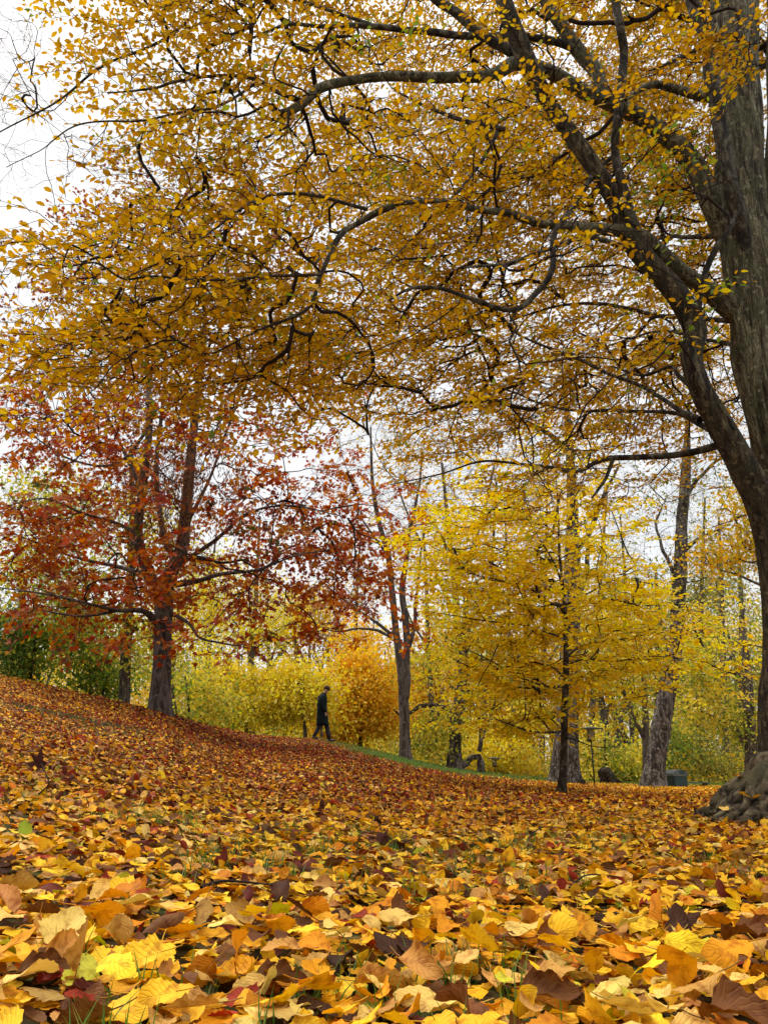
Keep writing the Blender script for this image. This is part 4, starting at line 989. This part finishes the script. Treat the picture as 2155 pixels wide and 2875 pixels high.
bg('big_trunk_tree', 'massive flaring grey trunk rising behind the slender young tree', 'tree', 30, [[(1590, 2235, 92), (1586, 2190, 86), (1588, 2100, 74), (1594, 2000, 66), (1598, 1850, 56), (1604, 1650, 50), (1606, 1450, 36), (1600, 1300, 26), (1590, 1150, 18), (1578, 1050, 8)],
   [(1600, 1280, 20), (1540, 1220, 15), (1480, 1190, 12), (1400, 1160, 8), (1340, 1140, 4)], [(1604, 1560, 22), (1650, 1500, 16), (1690, 1400, 12), (1740, 1300, 6)], [(1606, 1700, 24), (1640, 1620, 18), (1650, 1540, 12), (1640, 1450, 6)]],
   [(1480, 1180, 130, 90, 24), (1680, 1250, 130, 100, 24), (1560, 1000, 180, 80, 30), (1700, 1420, 90, 80, 20), (1440, 1300, 90, 70, 12)], LF['rust'], 16, .55, .12, bark=M_BARKC, bare=(1520, 1250, 260, 330, 170), craggy=.1)
bg('craggy_tree', 'tall leaning tree with deeply craggy bark right of the bird feeder post', 'tree', 27, [[(1838, 2230, 66), (1832, 2195, 60), (1848, 2100, 54), (1862, 2000, 52), (1880, 1900, 46), (1898, 1800, 42), (1900, 1700, 38), (1908, 1600, 36), (1912, 1480, 36), (1922, 1350, 28), (1928, 1220, 18), (1932, 1120, 8)],
   [(1905, 1560, 14), (1960, 1510, 10), (2030, 1480, 6)], [(1908, 1640, 14), (1870, 1560, 10), (1840, 1480, 8), (1855, 1420, 5)], [(1918, 1400, 14), (1960, 1340, 10), (2020, 1290, 8), (2090, 1250, 4)], [(1895, 1840, 10), (1860, 1780, 8), (1850, 1700, 5)]],
   [(1800, 1430, 90, 70, 22), (1780, 1620, 80, 60, 34), (2010, 1400, 110, 90, 14), (1850, 1330, 100, 60, 6), (1990, 1600, 80, 70, 22)], LF['dull'], 20, .42, .10, bark=M_BARKC, bare=(1930, 1450, 170, 300, 150), craggy=.14)
bg('broadleaf_tree', 'forked thin tree touching the left side of the craggy trunk', 'tree', 30, [[(1815, 2215, 24), (1812, 2100, 22), (1810, 2000, 18), (1805, 1900, 12), (1790, 1780, 6)], [(1812, 2080, 15), (1775, 2010, 12), (1750, 1950, 9), (1740, 1850, 5)]],
   [(1790, 1800, 90, 80, 40), (1730, 1900, 60, 60, 24), (1780, 1960, 70, 60, 20)], LF['ygreen'], 22, .45, .11)
bg('broadleaf_tree', 'dark double trunk tree standing behind the bird feeder post', 'tree', 44, [[(1702, 2190, 28), (1698, 2060, 26), (1688, 1980, 22), (1680, 1900, 14), (1670, 1780, 8)], [(1700, 2010, 14), (1720, 1960, 10), (1735, 1900, 5)]],
   [(1690, 1850, 110, 90, 60), (1620, 1780, 80, 80, 30)], LF['dull'], 24, .6, .13)
bg('broadleaf_tree', 'slim slanting dark tree between the feeder post and the craggy tree', 'tree', 42, [[(1722, 2190, 22), (1735, 2060, 20), (1745, 2000, 16), (1765, 1900, 10), (1780, 1800, 6)], [(1742, 2010, 10), (1765, 1985, 8), (1790, 1960, 4)]],
   [(1760, 1880, 80, 90, 40), (1740, 1760, 90, 60, 40)], LF['orange'], 22, .6, .13)
bg('leafy_shrub', 'low yellow shrub behind the second small feeder', 'shrub', 40, [[(1400, 2200, 10), (1400, 2130, 8), (1395, 2080, 4)], [(1430, 2200, 8), (1440, 2130, 5), (1450, 2090, 3)]],
   [(1420, 2110, 90, 70, 110), (1480, 2060, 70, 70, 50), (1350, 2080, 50, 60, 30)], LF['yellow'], 32, .5, .14)
bg('leafy_shrub', 'green and lemon shrub behind the bird feeder post', 'shrub', 36, [[(1700, 2205, 10), (1700, 2140, 8), (1695, 2080, 4)], [(1740, 2205, 8), (1750, 2140, 5), (1760, 2090, 3)]],
   [(1680, 2110, 70, 70, 90), (1750, 2130, 70, 70, 80), (1700, 2170, 90, 25, 40)], LF['ygreen'], 34, .45, .13)
bg('leafy_shrub', 'dark green shrub low behind the craggy trunk', 'shrub', 40, [[(1790, 2205, 10), (1795, 2160, 8), (1800, 2100, 4)]],
   [(1790, 2150, 60, 50, 50), (1870, 2100, 70, 70, 40), (1620, 2160, 60, 40, 40)], LF['green'], 32, .45, .13)
bg('broadleaf_tree', 'green and gold tree with arching boughs right of the craggy trunk', 'tree', 36, [[(2108, 2200, 38), (2106, 2100, 36), (2100, 1980, 32), (2095, 1880, 26), (2085, 1780, 16), (2080, 1650, 8)], [(2085, 2080, 14), (2060, 2035, 10), (2020, 2020, 8), (1970, 2000, 5), (1930, 1970, 3)], [(2100, 1900, 14), (2030, 1880, 9), (1970, 1860, 5)]],
   [(2010, 1860, 110, 90, 80), (2060, 2010, 100, 70, 60), (1960, 1960, 80, 80, 50), (2120, 1760, 90, 120, 60), (2000, 2080, 80, 50, 40)], LF['ygreen'], 28, .5, .13)
bg('leafy_shrub', 'yellow flecked brushwood behind the green box', 'shrub', 42, [[(1985, 2205, 8), (1990, 2150, 6), (1980, 2100, 3)], [(2030, 2205, 6), (2040, 2150, 4), (2060, 2110, 3)]],
   [(1970, 2130, 70, 60, 60), (2050, 2140, 80, 50, 60), (1920, 2080, 60, 60, 36)], LF['dull'], 28, .5, .13, bare=(2000, 2140, 130, 70, 40))
bg('broadleaf_tree', 'gold leaved tree reaching in from the right margin above the shrubs', 'tree', 16, [[(2420, 2260, 50), (2400, 2100, 46), (2380, 1800, 40), (2360, 1500, 34), (2340, 1200, 24), (2320, 900, 12)], [(2390, 1850, 16), (2250, 1700, 12), (2130, 1640, 8), (2020, 1600, 4)], [(2370, 1600, 14), (2230, 1480, 10), (2120, 1440, 7), (2000, 1480, 3)], [(2390, 1900, 12), (2260, 1880, 8), (2150, 1820, 5), (2050, 1800, 3)]],
   [(2060, 1580, 110, 100, 80), (2120, 1700, 80, 80, 50), (2100, 1440, 80, 80, 40), (2180, 1500, 90, 200, 50)], LF['gold'], 26, .26, .075)
bg('broadleaf_tree', 'green topped tree far behind the craggy trunk', 'tree', 60, [[(1850, 2200, 24), (1850, 2000, 20), (1845, 1800, 14), (1840, 1600, 7)]],
   [(1800, 1720, 110, 100, 60), (1880, 1850, 110, 90, 60), (1760, 1600, 80, 70, 30), (1950, 1720, 100, 80, 50), (1840, 1990, 120, 70, 60)], LF['green'], 28, .8, .18)
bg('broadleaf_tree', 'tawny tree far behind the slender young tree', 'tree', 58, [[(1480, 2190, 26), (1480, 2000, 22), (1475, 1800, 15), (1470, 1600, 7)]],
   [(1460, 1850, 120, 120, 80), (1500, 1650, 120, 120, 70), (1620, 1700, 110, 130, 60), (1550, 1980, 130, 90, 70), (1420, 2010, 90, 80, 50), (1640, 2000, 90, 90, 50)], LF['gold'], 28, .85, .18)
bg('bare_tree', 'twiggy purple brown tree with few leaves above the twin stemmed tree', 'tree', 50, [[(1290, 2160, 30), (1290, 1950, 26), (1280, 1700, 20), (1260, 1500, 14), (1240, 1300, 8)], [(1285, 1750, 14), (1220, 1600, 10), (1160, 1480, 7), (1110, 1350, 3)], [(1280, 1650, 14), (1340, 1500, 10), (1370, 1380, 7), (1400, 1250, 3)]],
   [(1200, 1350, 160, 120, 40), (1320, 1300, 130, 110, 30), (1240, 1560, 140, 110, 30)], LF['rust'], 12, .8, .12, bare=(1240, 1370, 320, 330, 260), rtip=.009)
bg('broadleaf_tree', 'pale yellow tree far off behind the left shrubs', 'tree', 52, [[(480, 2080, 26), (480, 1900, 22), (480, 1700, 15), (480, 1550, 7)]],
   [(480, 1760, 130, 110, 80), (600, 1700, 110, 100, 50), (330, 1800, 130, 90, 60), (560, 1880, 110, 80, 60), (620, 1560, 100, 80, 20), (520, 1600, 90, 80, 24)], LF['ygreen'], 28, .8, .18)
bg('broadleaf_tree', 'olive tree far off at the left margin', 'tree', 50, [[(60, 2020, 26), (60, 1850, 22), (60, 1650, 15), (60, 1500, 7)]],
   [(70, 1700, 140, 120, 70), (180, 1560, 130, 100, 50), (40, 1500, 100, 90, 24), (200, 1780, 120, 80, 40), (100, 1350, 90, 80, 14)], LF['dull'], 26, .8, .17)
bg('broadleaf_tree', 'dull gold tree far off behind the gold tree at the right margin', 'tree', 55, [[(2080, 2200, 26), (2080, 2000, 22), (2080, 1750, 15), (2070, 1500, 7)]],
   [(2060, 1750, 130, 130, 80), (2100, 1950, 120, 100, 60), (2000, 2080, 110, 80, 50), (2180, 1850, 100, 200, 60), (1990, 1620, 90, 90, 30)], LF['dull'], 28, .8, .18)
for (px, Y, w, top, lean, pal, lab) in [
    (575, 47, 17, 1500, 20, 'ygreen', 'thin grey trunked tree rising out of the yellow green shrub behind the maple'),
    (770, 50, 15, 1560, -25, 'yellow', 'thin tree leaning left just above and left of the walking person'),
    (985, 52, 16, 1500, 18, 'gold', 'thin brown trunk between the walking person and the twin stemmed tree'),
    (1215, 45, 18, 1420, -20, 'orange', 'slim dark trunk between the twin stemmed and gnarled trees'),
    (1355, 50, 20, 1350, 24, 'gold', 'slim trunk over the small low feeder'),
    (1440, 46, 17, 1400, -16, 'dull', 'slim leaning trunk left of the slender young tree'),
    (1520, 52, 18, 1300, 10, 'gold', 'slim straight trunk just left of the massive flaring trunk'),
    (1655, 50, 19, 1380, 30, 'dull', 'slim trunk between the massive trunk and the tall feeder'),
    (1775, 48, 16, 1450, -22, 'dull', 'slim trunk leaning left of the craggy tree'),
    (1955, 46, 20, 1400, 14, 'dull', 'slim dark trunk right of the dark green box'),
    (2035, 44, 22, 1450, -12, 'gold', 'slim trunk left of the arching gold and green tree')]:
    by = 2190
    bg('slender_tree', lab, 'tree', Y, [[(px, by, w), (px + lean * .2, 2000, w * .92), (px + lean * .7, 1800, w * .75), (px + lean, 1620, w * .55), (px + lean * 1.6, top, w * .25)],
        [(px + lean * .5, 1880, w * .5), (px + lean * .5 + 45, 1800, w * .38), (px + lean * .5 + 60, 1700, w * .2)], [(px + lean * .6, 1820, w * .45), (px + lean * .6 - 50, 1740, w * .3), (px + lean * .6 - 80, 1640, w * .15)]],
       [(px + lean, (top + 1700) / 2, 75, (1800 - top) / 2, 26), (px, 1900, 70, 50, 12)], LF[pal], 14, .6, .12, group=None, bare=(px + lean, (top + 1700) / 2, 110, (1800 - top) * .6, 26))

# the wood far behind everything
def far_wood():
    rng = np.random.RandomState(900)
    n = 7500
    y = 62 + 34 * rng.rand(n); x = (rng.rand(n) * 2 - 1) * y * .62
    a = x / y
    top = np.interp(a, [-.6, -.3, -.12, -.06, -.02, .1, .3, .6], [12, 10.5, 7.5, 5.0, 6.0, 12, 16, 17]) * (y / 75) * (1 + .22 * n2(x * .12, y * .12, 61, 2))
    z = H(x, y) * 0 + 9 * 0 + top * (rng.rand(n) ** .85)
    T = np.stack([x, y, z], -1)
    hue = n2(x * .09, y * .09, 71, 2)
    parts = []
    for k, (nm) in enumerate(['gold', 'rust', 'gold', 'yellow', 'dull']):
        m = (np.clip(((hue + .75) / 1.5 * 5), 0, 4.99).astype(int) == k)
        if m.any(): parts.append(clump(T[m], LF[nm], 30, .85, .24, kite_leaf(), rng, 70 + k))
    V, fs, C = merge(parts); o = mesh('far_wood', V, fs, M_LEAFD, None, C); tagp(o, 'far off autumn wood closing the view behind the trees', 'wood', kind='stuff')
    m = 110; y = 60 + 30 * rng.rand(m); x = (rng.rand(m) * 2 - 1) * y * .55
    Pt = np.array([[[x[i] + rng.randn() * .3 * k, y[i], -1 + k * 3.0] for k in range(5)] for i in range(m)])
    V, q = tubes(Pt, np.tile(np.linspace(.32, .08, 5), (m, 1)) * (.6 + .8 * rng.rand(m, 1)), 8)
    o = mesh('far_wood', V, [q], M_BARKF); tagp(o, 'dim trunks standing inside the far off wood', 'wood', kind='stuff')
    # low growth at the foot of the trees
    n = 2600; y = 38 + 14 * rng.rand(n); x = (rng.rand(n) * 2 - 1) * y * .55; z = H(x, y) + rng.rand(n) ** 1.5 * 1.5
    c = clump(np.stack([x, y, z], -1), LF['ygreen'] + LF['gold'] + LF['dull'], 26, .4, .13, kite_leaf(), rng, 99)
    o = mesh('undergrowth', c[0], c[1], M_LEAFD, None, c[2]); tagp(o, 'low yellow and green growth at the foot of the distant trees', 'undergrowth', kind='stuff')
far_wood()
# dark mossy stump
def stump():
    g = ground_at(1706, 31); rt = rootp('tree_stump', g, 'short dark rotten stump between the feeder post and the craggy tree', 'stump')
    W = np.array([[g[0] - .05, g[1], g[2] - .1, .36], [g[0], g[1], g[2] + .2, .30], [g[0] - .06, g[1], g[2] + .38, .26], [g[0] - .10, g[1], g[2] + .52, .22], [g[0] - .12, g[1], g[2] + .60, .10]])
    S = spline(W, 24); V, q = bark_tube(S, 36, .32, 7, 4); mesh('trunk', V, [q], M_LIMB, rt)
    W = np.array([[g[0], g[1], g[2] + .1, .14], [g[0] + .3, g[1] - .1, g[2] + .1, .1], [g[0] + .55, g[1] - .15, g[2] - .03, .05]]); S = spline(W, 14); V, q = bark_tube(S, 18, .2, 4, 4); mesh('root', V, [q], M_TWIG, rt)
stump()

# ================================================================== BIRD FEEDERS, BOX, BENCH
def box(bm, cx, cy, cz, sx, sy, sz, bev=.0):
    r = bmesh.ops.create_cube(bm, size=1); 
    for v in r['verts']: v.co = Vector((cx + v.co.x * sx, cy + v.co.y * sy, cz + v.co.z * sz))
    if bev: bmesh.ops.bevel(bm, geom=list({e for v in r['verts'] for e in v.link_edges}), offset=bev, segments=2, affect='EDGES')
def bobj(name, bm, mat, parent, loc=(0, 0, 0), rot=0, smooth=False):
    me = bpy.data.meshes.new(name); bm.to_mesh(me); bm.free(); me.materials.append(mat)
    if smooth: me.polygons.foreach_set('use_smooth', np.ones(len(me.polygons), bool))
    o = bpy.data.objects.new(name, me); link(o); o.parent = parent; o.location = loc; o.rotation_euler.z = rot; return o
def cyl(bm, x, y, z0, z1, r0, r1, seg=16):
    from mathutils import Matrix
    bmesh.ops.create_cone(bm, cap_ends=True, segments=seg, radius1=r0, radius2=r1, depth=z1 - z0, matrix=Matrix.Translation((x, y, (z0 + z1) / 2)))
M_POST = plain('green_black_metal', (.018, .028, .022), .5, .3)
M_ROOF = plain('feeder_roof', (.05, .055, .05), .5, .2)
M_SEED = plain('feeder_seed', (.30, .23, .14), .6, 0, .4, 40)
M_BOX = plain('box_green', (.010, .035, .030), .45)
M_LID = plain('box_lid_silver', (.09, .10, .10), .35, .5)
M_SLAT = plain('bench_slat', (.09, .10, .085), .6)
def feeder(px, Y, hp, label, s=1.0):
    g = ground_at(px, Y); rt = root('bird_feeder', g, label, 'bird feeder')
    bm = bmesh.new(); cyl(bm, 0, 0, -.05, hp, .028, .026); bobj('pole', bm, M_POST, rt, smooth=True)
    bm = bmesh.new(); cyl(bm, 0, 0, hp, hp + .06 * s, .05 * s, .17 * s, 20); cyl(bm, 0, 0, hp + .062 * s, hp + .085 * s, .18 * s, .18 * s, 20); bobj('tray', bm, M_POST, rt)
    bm = bmesh.new(); box(bm, 0, 0, hp + .27 * s, .20 * s, .20 * s, .36 * s, .008); bobj('seed_container', bm, M_SEED, rt)
    bm = bmesh.new()
    for a in (-1, 1):
        for b in (-1, 1): box(bm, a * .115 * s, b * .115 * s, hp + .275 * s, .018, .018, .38 * s)
    bobj('frame', bm, M_POST, rt)
    bm = bmesh.new(); cyl(bm, 0, 0, hp + .468 * s, hp + .50 * s, .48 * s, .47 * s, 28); cyl(bm, 0, 0, hp + .502 * s, hp + .56 * s, .44 * s, .03, 28); bobj('roof', bm, M_ROOF, rt)
feeder(1668, 30, 1.5, 'tall bird feeder with broad round roof on a thin green post', 1.0)
feeder(1389, 38, .35, 'small bird feeder whose roof shows just above the leafy rise', .8)
def bin_box():
    g = ground_at(1900, 27.5); rt = root('litter_box', g, 'dark green box with rounded silver lid beside the craggy tree', 'box')
    bm = bmesh.new(); box(bm, 0, 0, .22, .66, .55, .5, .02); bobj('body', bm, M_BOX, rt)
    bm = bmesh.new()
    n = 14; prof = [(.36 * math.cos(PI * k / n), .48 + .24 * math.sin(PI * k / n) ** .8) for k in range(n + 1)]
    vs = [[bm.verts.new((x, y, z)) for x, z in prof] for y in (-.3, .3)]
    for k in range(n): bm.faces.new((vs[0][k], vs[0][k + 1], vs[1][k + 1], vs[1][k]))
    bm.faces.new(vs[0]); bm.faces.new(vs[1][::-1]); bmesh.ops.recalc_face_normals(bm, faces=bm.faces); bobj('lid', bm, M_LID, rt)
    bm = bmesh.new(); box(bm, .1, -.303, .62, .26, .02, .14, .005); bobj('flap', bm, M_BOX, rt)
    for o in [c for c in bpy.data.objects if c.parent == rt]: pass
    rt.rotation_euler.z = .35; rt.scale = (.82, .82, .82)
bin_box()
def low_bench():
    g = ground_at(1945, 28.0); rt = root('low_bench', g, 'low flat grey green bench right of the dark green box', 'bench')
    for k in range(4):
        bm = bmesh.new(); box(bm, 0, -.18 + k * .12, .16, 1.0, .10, .035, .005); bobj('slat', bm, M_SLAT, rt)
    for sx in (-.42, .42):
        bm = bmesh.new(); box(bm, sx, 0, .06, .06, .42, .16, .006); bobj('leg', bm, M_SLAT, rt)
low_bench()

# ================================================================== PERSON
def person():
    g = ground_at(903, 27.4)
    slope = -.19   # ground falls to the right
    rt = rootp('person', g, 'person in long dark coat walking down the crest with head bowed', 'person')
    rt.location = (0, 0, 0); rt['_loc'] = [0, 0, 0]
    gx, gy, gz = g
    SK = plain('skin', (.42, .23, .16), .5, 0, .05)
    CO = plain('coat_wool', (.0045, .009, .0095), .9, 0, .25, 30); TRS = plain('trouser_cloth', (.030, .026, .034), .8); SH = plain('shoe_leather', (.018, .012, .012), .4); HR = plain('hair', (.035, .014, .008), .8, 0, .4, 40)
    # skeleton, facing +x; heights above gz
    J = {'pelvis': (0, 0, .93, .125), 'waist': (-.01, 0, 1.08, .115), 'chest': (.0, 0, 1.28, .135), 'neck0': (.03, 0, 1.45, .065), 'neck1': (.075, 0, 1.52, .055), 'head0': (.115, 0, 1.585, .085), 'head1': (.135, 0, 1.65, .085), 'chin': (.165, 0, 1.545, .045),
         'nose': (.228, 0, 1.60, .012)}
    verts = []; edges = []; rad = []; idx = {}
    def add(n, p, r, par=None):
        idx[n] = len(verts); verts.append((p[0] + gx, p[1] + gy, p[2] + gz)); rad.append(r if isinstance(r, tuple) else (r, r))
        if par: edges.append((idx[par], idx[n]))
    add('pelvis', J['pelvis'][:3], (.13, .10)); add('waist', J['waist'][:3], (.125, .09), 'pelvis'); add('chest', J['chest'][:3], (.15, .10), 'waist'); add('neck0', J['neck0'][:3], .06, 'chest'); add('neck1', J['neck1'][:3], .052, 'neck0')
    add('head0', J['head0'][:3], (.072, .085), 'neck1'); add('head1', J['head1'][:3], (.07, .085), 'head0'); add('chin', J['chin'][:3], .038, 'head0'); add('nose', J['nose'][:3], .012, 'head0')
    legs = {1: [(.02, .09, .90), (.135, .09, .50), (.235, .09, .045)], -1: [(-.02, -.09, .90), (-.06, -.09, .52), (-.235, -.09, .14)]}
    for s in (1, -1):
        h, k, a = legs[s]
        add(f'hip{s}', h, .085, 'pelvis'); add(f'knee{s}', k, .055, f'hip{s}'); add(f'ank{s}', a, .038, f'knee{s}')
        add(f'sh{s}', (.02, s * .19, 1.40), .055, 'chest'); add(f'el{s}', (-.02 + .03 * s * 0, s * .235, 1.14), .042, f'sh{s}'); add(f'wr{s}', (.10, s * .225, .92), .028, f'el{s}'); add(f'pm{s}', (.125, s * .22, .85), (.036, .018), f'wr{s}')
        for f in range(4):
            add(f'f{s}{f}', (.10 + f * .018, s * .215, .795), .008, f'pm{s}'); add(f'g{s}{f}', (.105 + f * .018, s * .205, .765 + .005 * abs(f - 1.5)), .007, f'f{s}{f}')
        add(f't{s}', (.165, s * .20, .83), .009, f'pm{s}'); add(f'u{s}', (.172, s * .195, .80), .008, f't{s}')
    me = bpy.data.meshes.new('body'); me.from_pydata(verts, edges, []); o = bpy.data.objects.new('body', me); link(o); o.parent = rt
    sm = o.modifiers.new('skin', 'SKIN'); ss = o.modifiers.new('sub', 'SUBSURF'); ss.levels = ss.render_levels = 2
    for v, r in zip(me.skin_vertices[0].data, rad): v.radius = r
    me.skin_vertices[0].data[0].use_root = True; me.materials.append(SK)
    def loft(name, rings, mat, n=28, cap=True, bump=0.0):
        """rings: (cx,cy,z,rx,ry[,tiltx])"""
        th = np.arange(n) / n * 2 * PI; V = []
        for i, r in enumerate(rings):
            cx, cy, z, rx, ry = r[:5]; tl = r[5] if len(r) > 5 else 0
            c, s = np.cos(th), np.sin(th); e = .85
            x = rx * np.sign(c) * np.abs(c) ** e; y = ry * np.sign(s) * np.abs(s) ** e
            k = 1 + bump * np.sin(th * 5 + i * .6) * (1 - i / len(rings))
            V.append(np.stack([cx + x * k + gx, cy + y * k + gy, z + tl * x + gz], -1))
        V = np.array(V); m = len(rings); V = V.reshape(-1, 3)
        i = np.arange(m - 1)[:, None] * n; j = np.arange(n)[None]
        q = np.stack([i + j, i + (j + 1) % n, i + n + (j + 1) % n, i + n + j], -1).reshape(-1, 4)
        fs = [q]
        if cap:
            V = np.vstack([V, V[:n].mean(0), V[-n:].mean(0)]); a = len(V) - 2
            jj = np.arange(n); fs.append(np.stack([np.full(n, a), (jj + 1) % n, jj], -1)); fs.append(np.stack([np.full(n, a + 1), (m - 1) * n + jj, (m - 1) * n + (jj + 1) % n], -1))
        return mesh(name, V, fs, mat, rt)
    loft('coat', [(.0, 0, .49, .205, .215), (.0, 0, .56, .20, .215), (-.005, 0, .78, .185, .21), (-.015, 0, .95, .165, .205), (-.02, 0, 1.08, .155, .20), (-.015, 0, 1.2, .155, .205), (-.01, 0, 1.30, .155, .215), (.0, 0, 1.38, .14, .215, -.1), (.015, 0, 1.44, .11, .17, -.15), (.03, 0, 1.48, .085, .10, -.2), (.04, 0, 1.515, .07, .08, -.2)], CO, 32, True, .04)
    for s in (1, -1):
        loft('sleeve', [(.105, s * .222, .89, .045, .042), (.10, s * .225, .92, .055, .048), (.04, s * .24, 1.02, .062, .055), (-.005, s * .238, 1.14, .068, .058), (.0, s * .222, 1.28, .075, .062), (.01, s * .195, 1.39, .07, .06), (.02, s * .16, 1.445, .045, .045)], CO, 18, True, .05)
        h, k, a = legs[s]
        L = [(a[0], a[1], a[2] + .03, .062, .058), ((a[0] * .6 + k[0] * .4), a[1], a[2] * .6 + k[2] * .4, .07, .066), (k[0], k[1], k[2], .078, .07), ((h[0] + k[0]) / 2, h[1], (h[2] + k[2]) / 2, .088, .085), (h[0], h[1], h[2], .10, .09)]
        loft('trouser_leg', L, TRS, 18, True, .04)
        # shoe: sole follows the foot (rear heel lifted)
        lift = .07 if s == -1 else .0; pit = -.35 if s == -1 else .12
        ax, ay, az = a; rings = []
        pts = [(-.075, .035, .045), (-.05, .055, .05), (.0, .06, .055), (.06, .045, .048), (.12, .034, .046), (.175, .026, .04), (.205, .012, .02)]
        n = 14; th = np.arange(n) / n * 2 * PI; V = []
        for (dx, hh, ww) in pts:
            yy = ww * np.cos(th); zz = np.maximum(hh * np.sin(th), -.03) + (hh * .2)
            X = np.full(n, dx); Xr = X * math.cos(pit) - zz * math.sin(pit); Zr = X * math.sin(pit) + zz * math.cos(pit)
            V.append(np.stack([ax + Xr + gx, ay + yy + gy, az - .035 + Zr + gz], -1))
        V = np.array(V).reshape(-1, 3); m = len(pts); i = np.arange(m - 1)[:, None] * n; j = np.arange(n)[None]
        q = np.stack([i + j, i + (j + 1) % n, i + n + (j + 1) % n, i + n + j], -1).reshape(-1, 4)
        mesh('shoe', V, [q, np.arange(n)[None, ::-1], (np.arange(n) + (m - 1) * n)[None]], SH, rt)
    # hair cap: short hair with fringe falling forward over the bowed face
    bm = bmesh.new(); bmesh.ops.create_icosphere(bm, subdivisions=4, radius=1)
    ca, sa = math.cos(.55), math.sin(.55)
    for v in list(bm.verts):
        p = v.co.copy()
        if p.z < -.25 and p.x > -.75: pass
        v.co = Vector((p.x * .108, p.y * .088, p.z * .10))
    kill = [v for v in bm.verts if (v.co.z < -.02 and v.co.x > -.02) or v.co.z < -.055]
    bmesh.ops.delete(bm, geom=kill, context='VERTS')
    for v in bm.verts:
        nz = float(vnoise(np.array([v.co.x * 60, v.co.y * 60, v.co.z * 60]), 3)); x, z = v.co.x * (1 + .07 * nz), v.co.z * (1 + .07 * nz)
        v.co = Vector((x * ca + z * sa + .125 + gx, v.co.y * (1 + .06 * nz) + gy, -x * sa + z * ca + 1.645 + gz))
    bobj('hair', bm, HR, rt, smooth=True)
    for s in (1, -1):
        bm = bmesh.new(); bmesh.ops.create_icosphere(bm, subdivisions=2, radius=1)
        for v in bm.verts: v.co = Vector((v.co.x * .016 + .10 + gx, v.co.y * .008 + s * .078 + gy, v.co.z * .03 + 1.60 + gz))
        bobj('ear', bm, SK, rt, smooth=True)
    # feet meet the falling ground: drop the whole walker slightly
    K = 1.07; rt.scale = (K, K, K); rt.location = (gx * (1 - K), gy * (1 - K), gz * (1 - K) - .01)
person()

# ================================================================== LIGHT, SKY, CAMERA
SUN_EL, SUN_AZ = math.radians(48), math.radians(-50)      # azimuth from +Y towards +X
def world():
    w = bpy.data.worlds.new('World'); SC.world = w; w.use_nodes = True
    nt = w.node_tree; N = nt.nodes; L = nt.links; N.clear()
    out = N.new('ShaderNodeOutputWorld')
    sky = N.new('ShaderNodeTexSky'); sky.sky_type = 'NISHITA'; sky.sun_disc = False; sky.sun_elevation = SUN_EL; sky.sun_rotation = SUN_AZ; sky.dust_density = 3
    b1 = N.new('ShaderNodeBackground'); b1.inputs[1].default_value = .10; L.new(sky.outputs[0], b1.inputs[0])
    # overcast deck: brighter towards the zenith, faint cloud mottling
    tc = N.new('ShaderNodeTexCoord'); sp = N.new('ShaderNodeSeparateXYZ'); L.new(tc.outputs['Generated'], sp.inputs[0])
    mp = N.new('ShaderNodeMapping'); mp.inputs['Scale'].default_value = (1, 1, 2.2); L.new(tc.outputs['Generated'], mp.inputs[0])
    no = N.new('ShaderNodeTexNoise'); no.inputs['Scale'].default_value = 2.2; no.inputs['Detail'].default_value = 5; no.inputs['Roughness'].default_value = .5; L.new(mp.outputs[0], no.inputs['Vector'])
    cr = N.new('ShaderNodeValToRGB'); cr.color_ramp.elements[0].position = .32; cr.color_ramp.elements[0].color = (.87, .90, .92, 1); cr.color_ramp.elements[1].position = .62; cr.color_ramp.elements[1].color = (.99, .995, 1, 1)
    L.new(no.outputs['Fac'], cr.inputs[0])
    mr = N.new('ShaderNodeMapRange'); mr.inputs[1].default_value = .72; mr.inputs[2].default_value = 1; mr.inputs[3].default_value = SKY[0]; mr.inputs[4].default_value = SKY[1]; L.new(sp.outputs[2], mr.inputs[0])
    b2 = N.new('ShaderNodeBackground'); L.new(cr.outputs[0], b2.inputs[0]); L.new(mr.outputs[0], b2.inputs[1])
    mx = N.new('ShaderNodeMixShader'); mx.inputs[0].default_value = .9; L.new(b1.outputs[0], mx.inputs[1]); L.new(b2.outputs[0], mx.inputs[2]); L.new(mx.outputs[0], out.inputs[0])
SKY = (.72, 3.3)
world()
sl = bpy.data.lights.new('sun', 'SUN'); sl.energy = 1.5; sl.angle = math.radians(20); sl.color = (1, .95, .86)
so = bpy.data.objects.new('sun', sl); link(so)
dv = Vector((math.cos(SUN_EL) * math.sin(SUN_AZ), math.cos(SUN_EL) * math.cos(SUN_AZ), math.sin(SUN_EL)))
so.rotation_euler = dv.to_track_quat('Z', 'Y').to_euler()
cam = bpy.data.cameras.new('camera'); co_ = bpy.data.objects.new('camera', cam); link(co_); SC.camera = co_
co_.location = (0, 0, CAMZ); co_.rotation_euler = (math.radians(90) + PITCH, 0, 0)
cam.sensor_fit = 'VERTICAL'; cam.sensor_height = 24; cam.lens = 24 * F / 2875.0; cam.clip_start = .05; cam.clip_end = 1500
SC.view_settings.view_transform = 'Standard'; SC.view_settings.look = 'None'; SC.view_settings.gamma = 1; SC.view_settings.exposure = .6
SC.cycles.max_bounces = 6; SC.cycles.diffuse_bounces = 4; SC.cycles.transmission_bounces = 4
for o in bpy.data.objects:
    if '_loc' in o: del o['_loc']
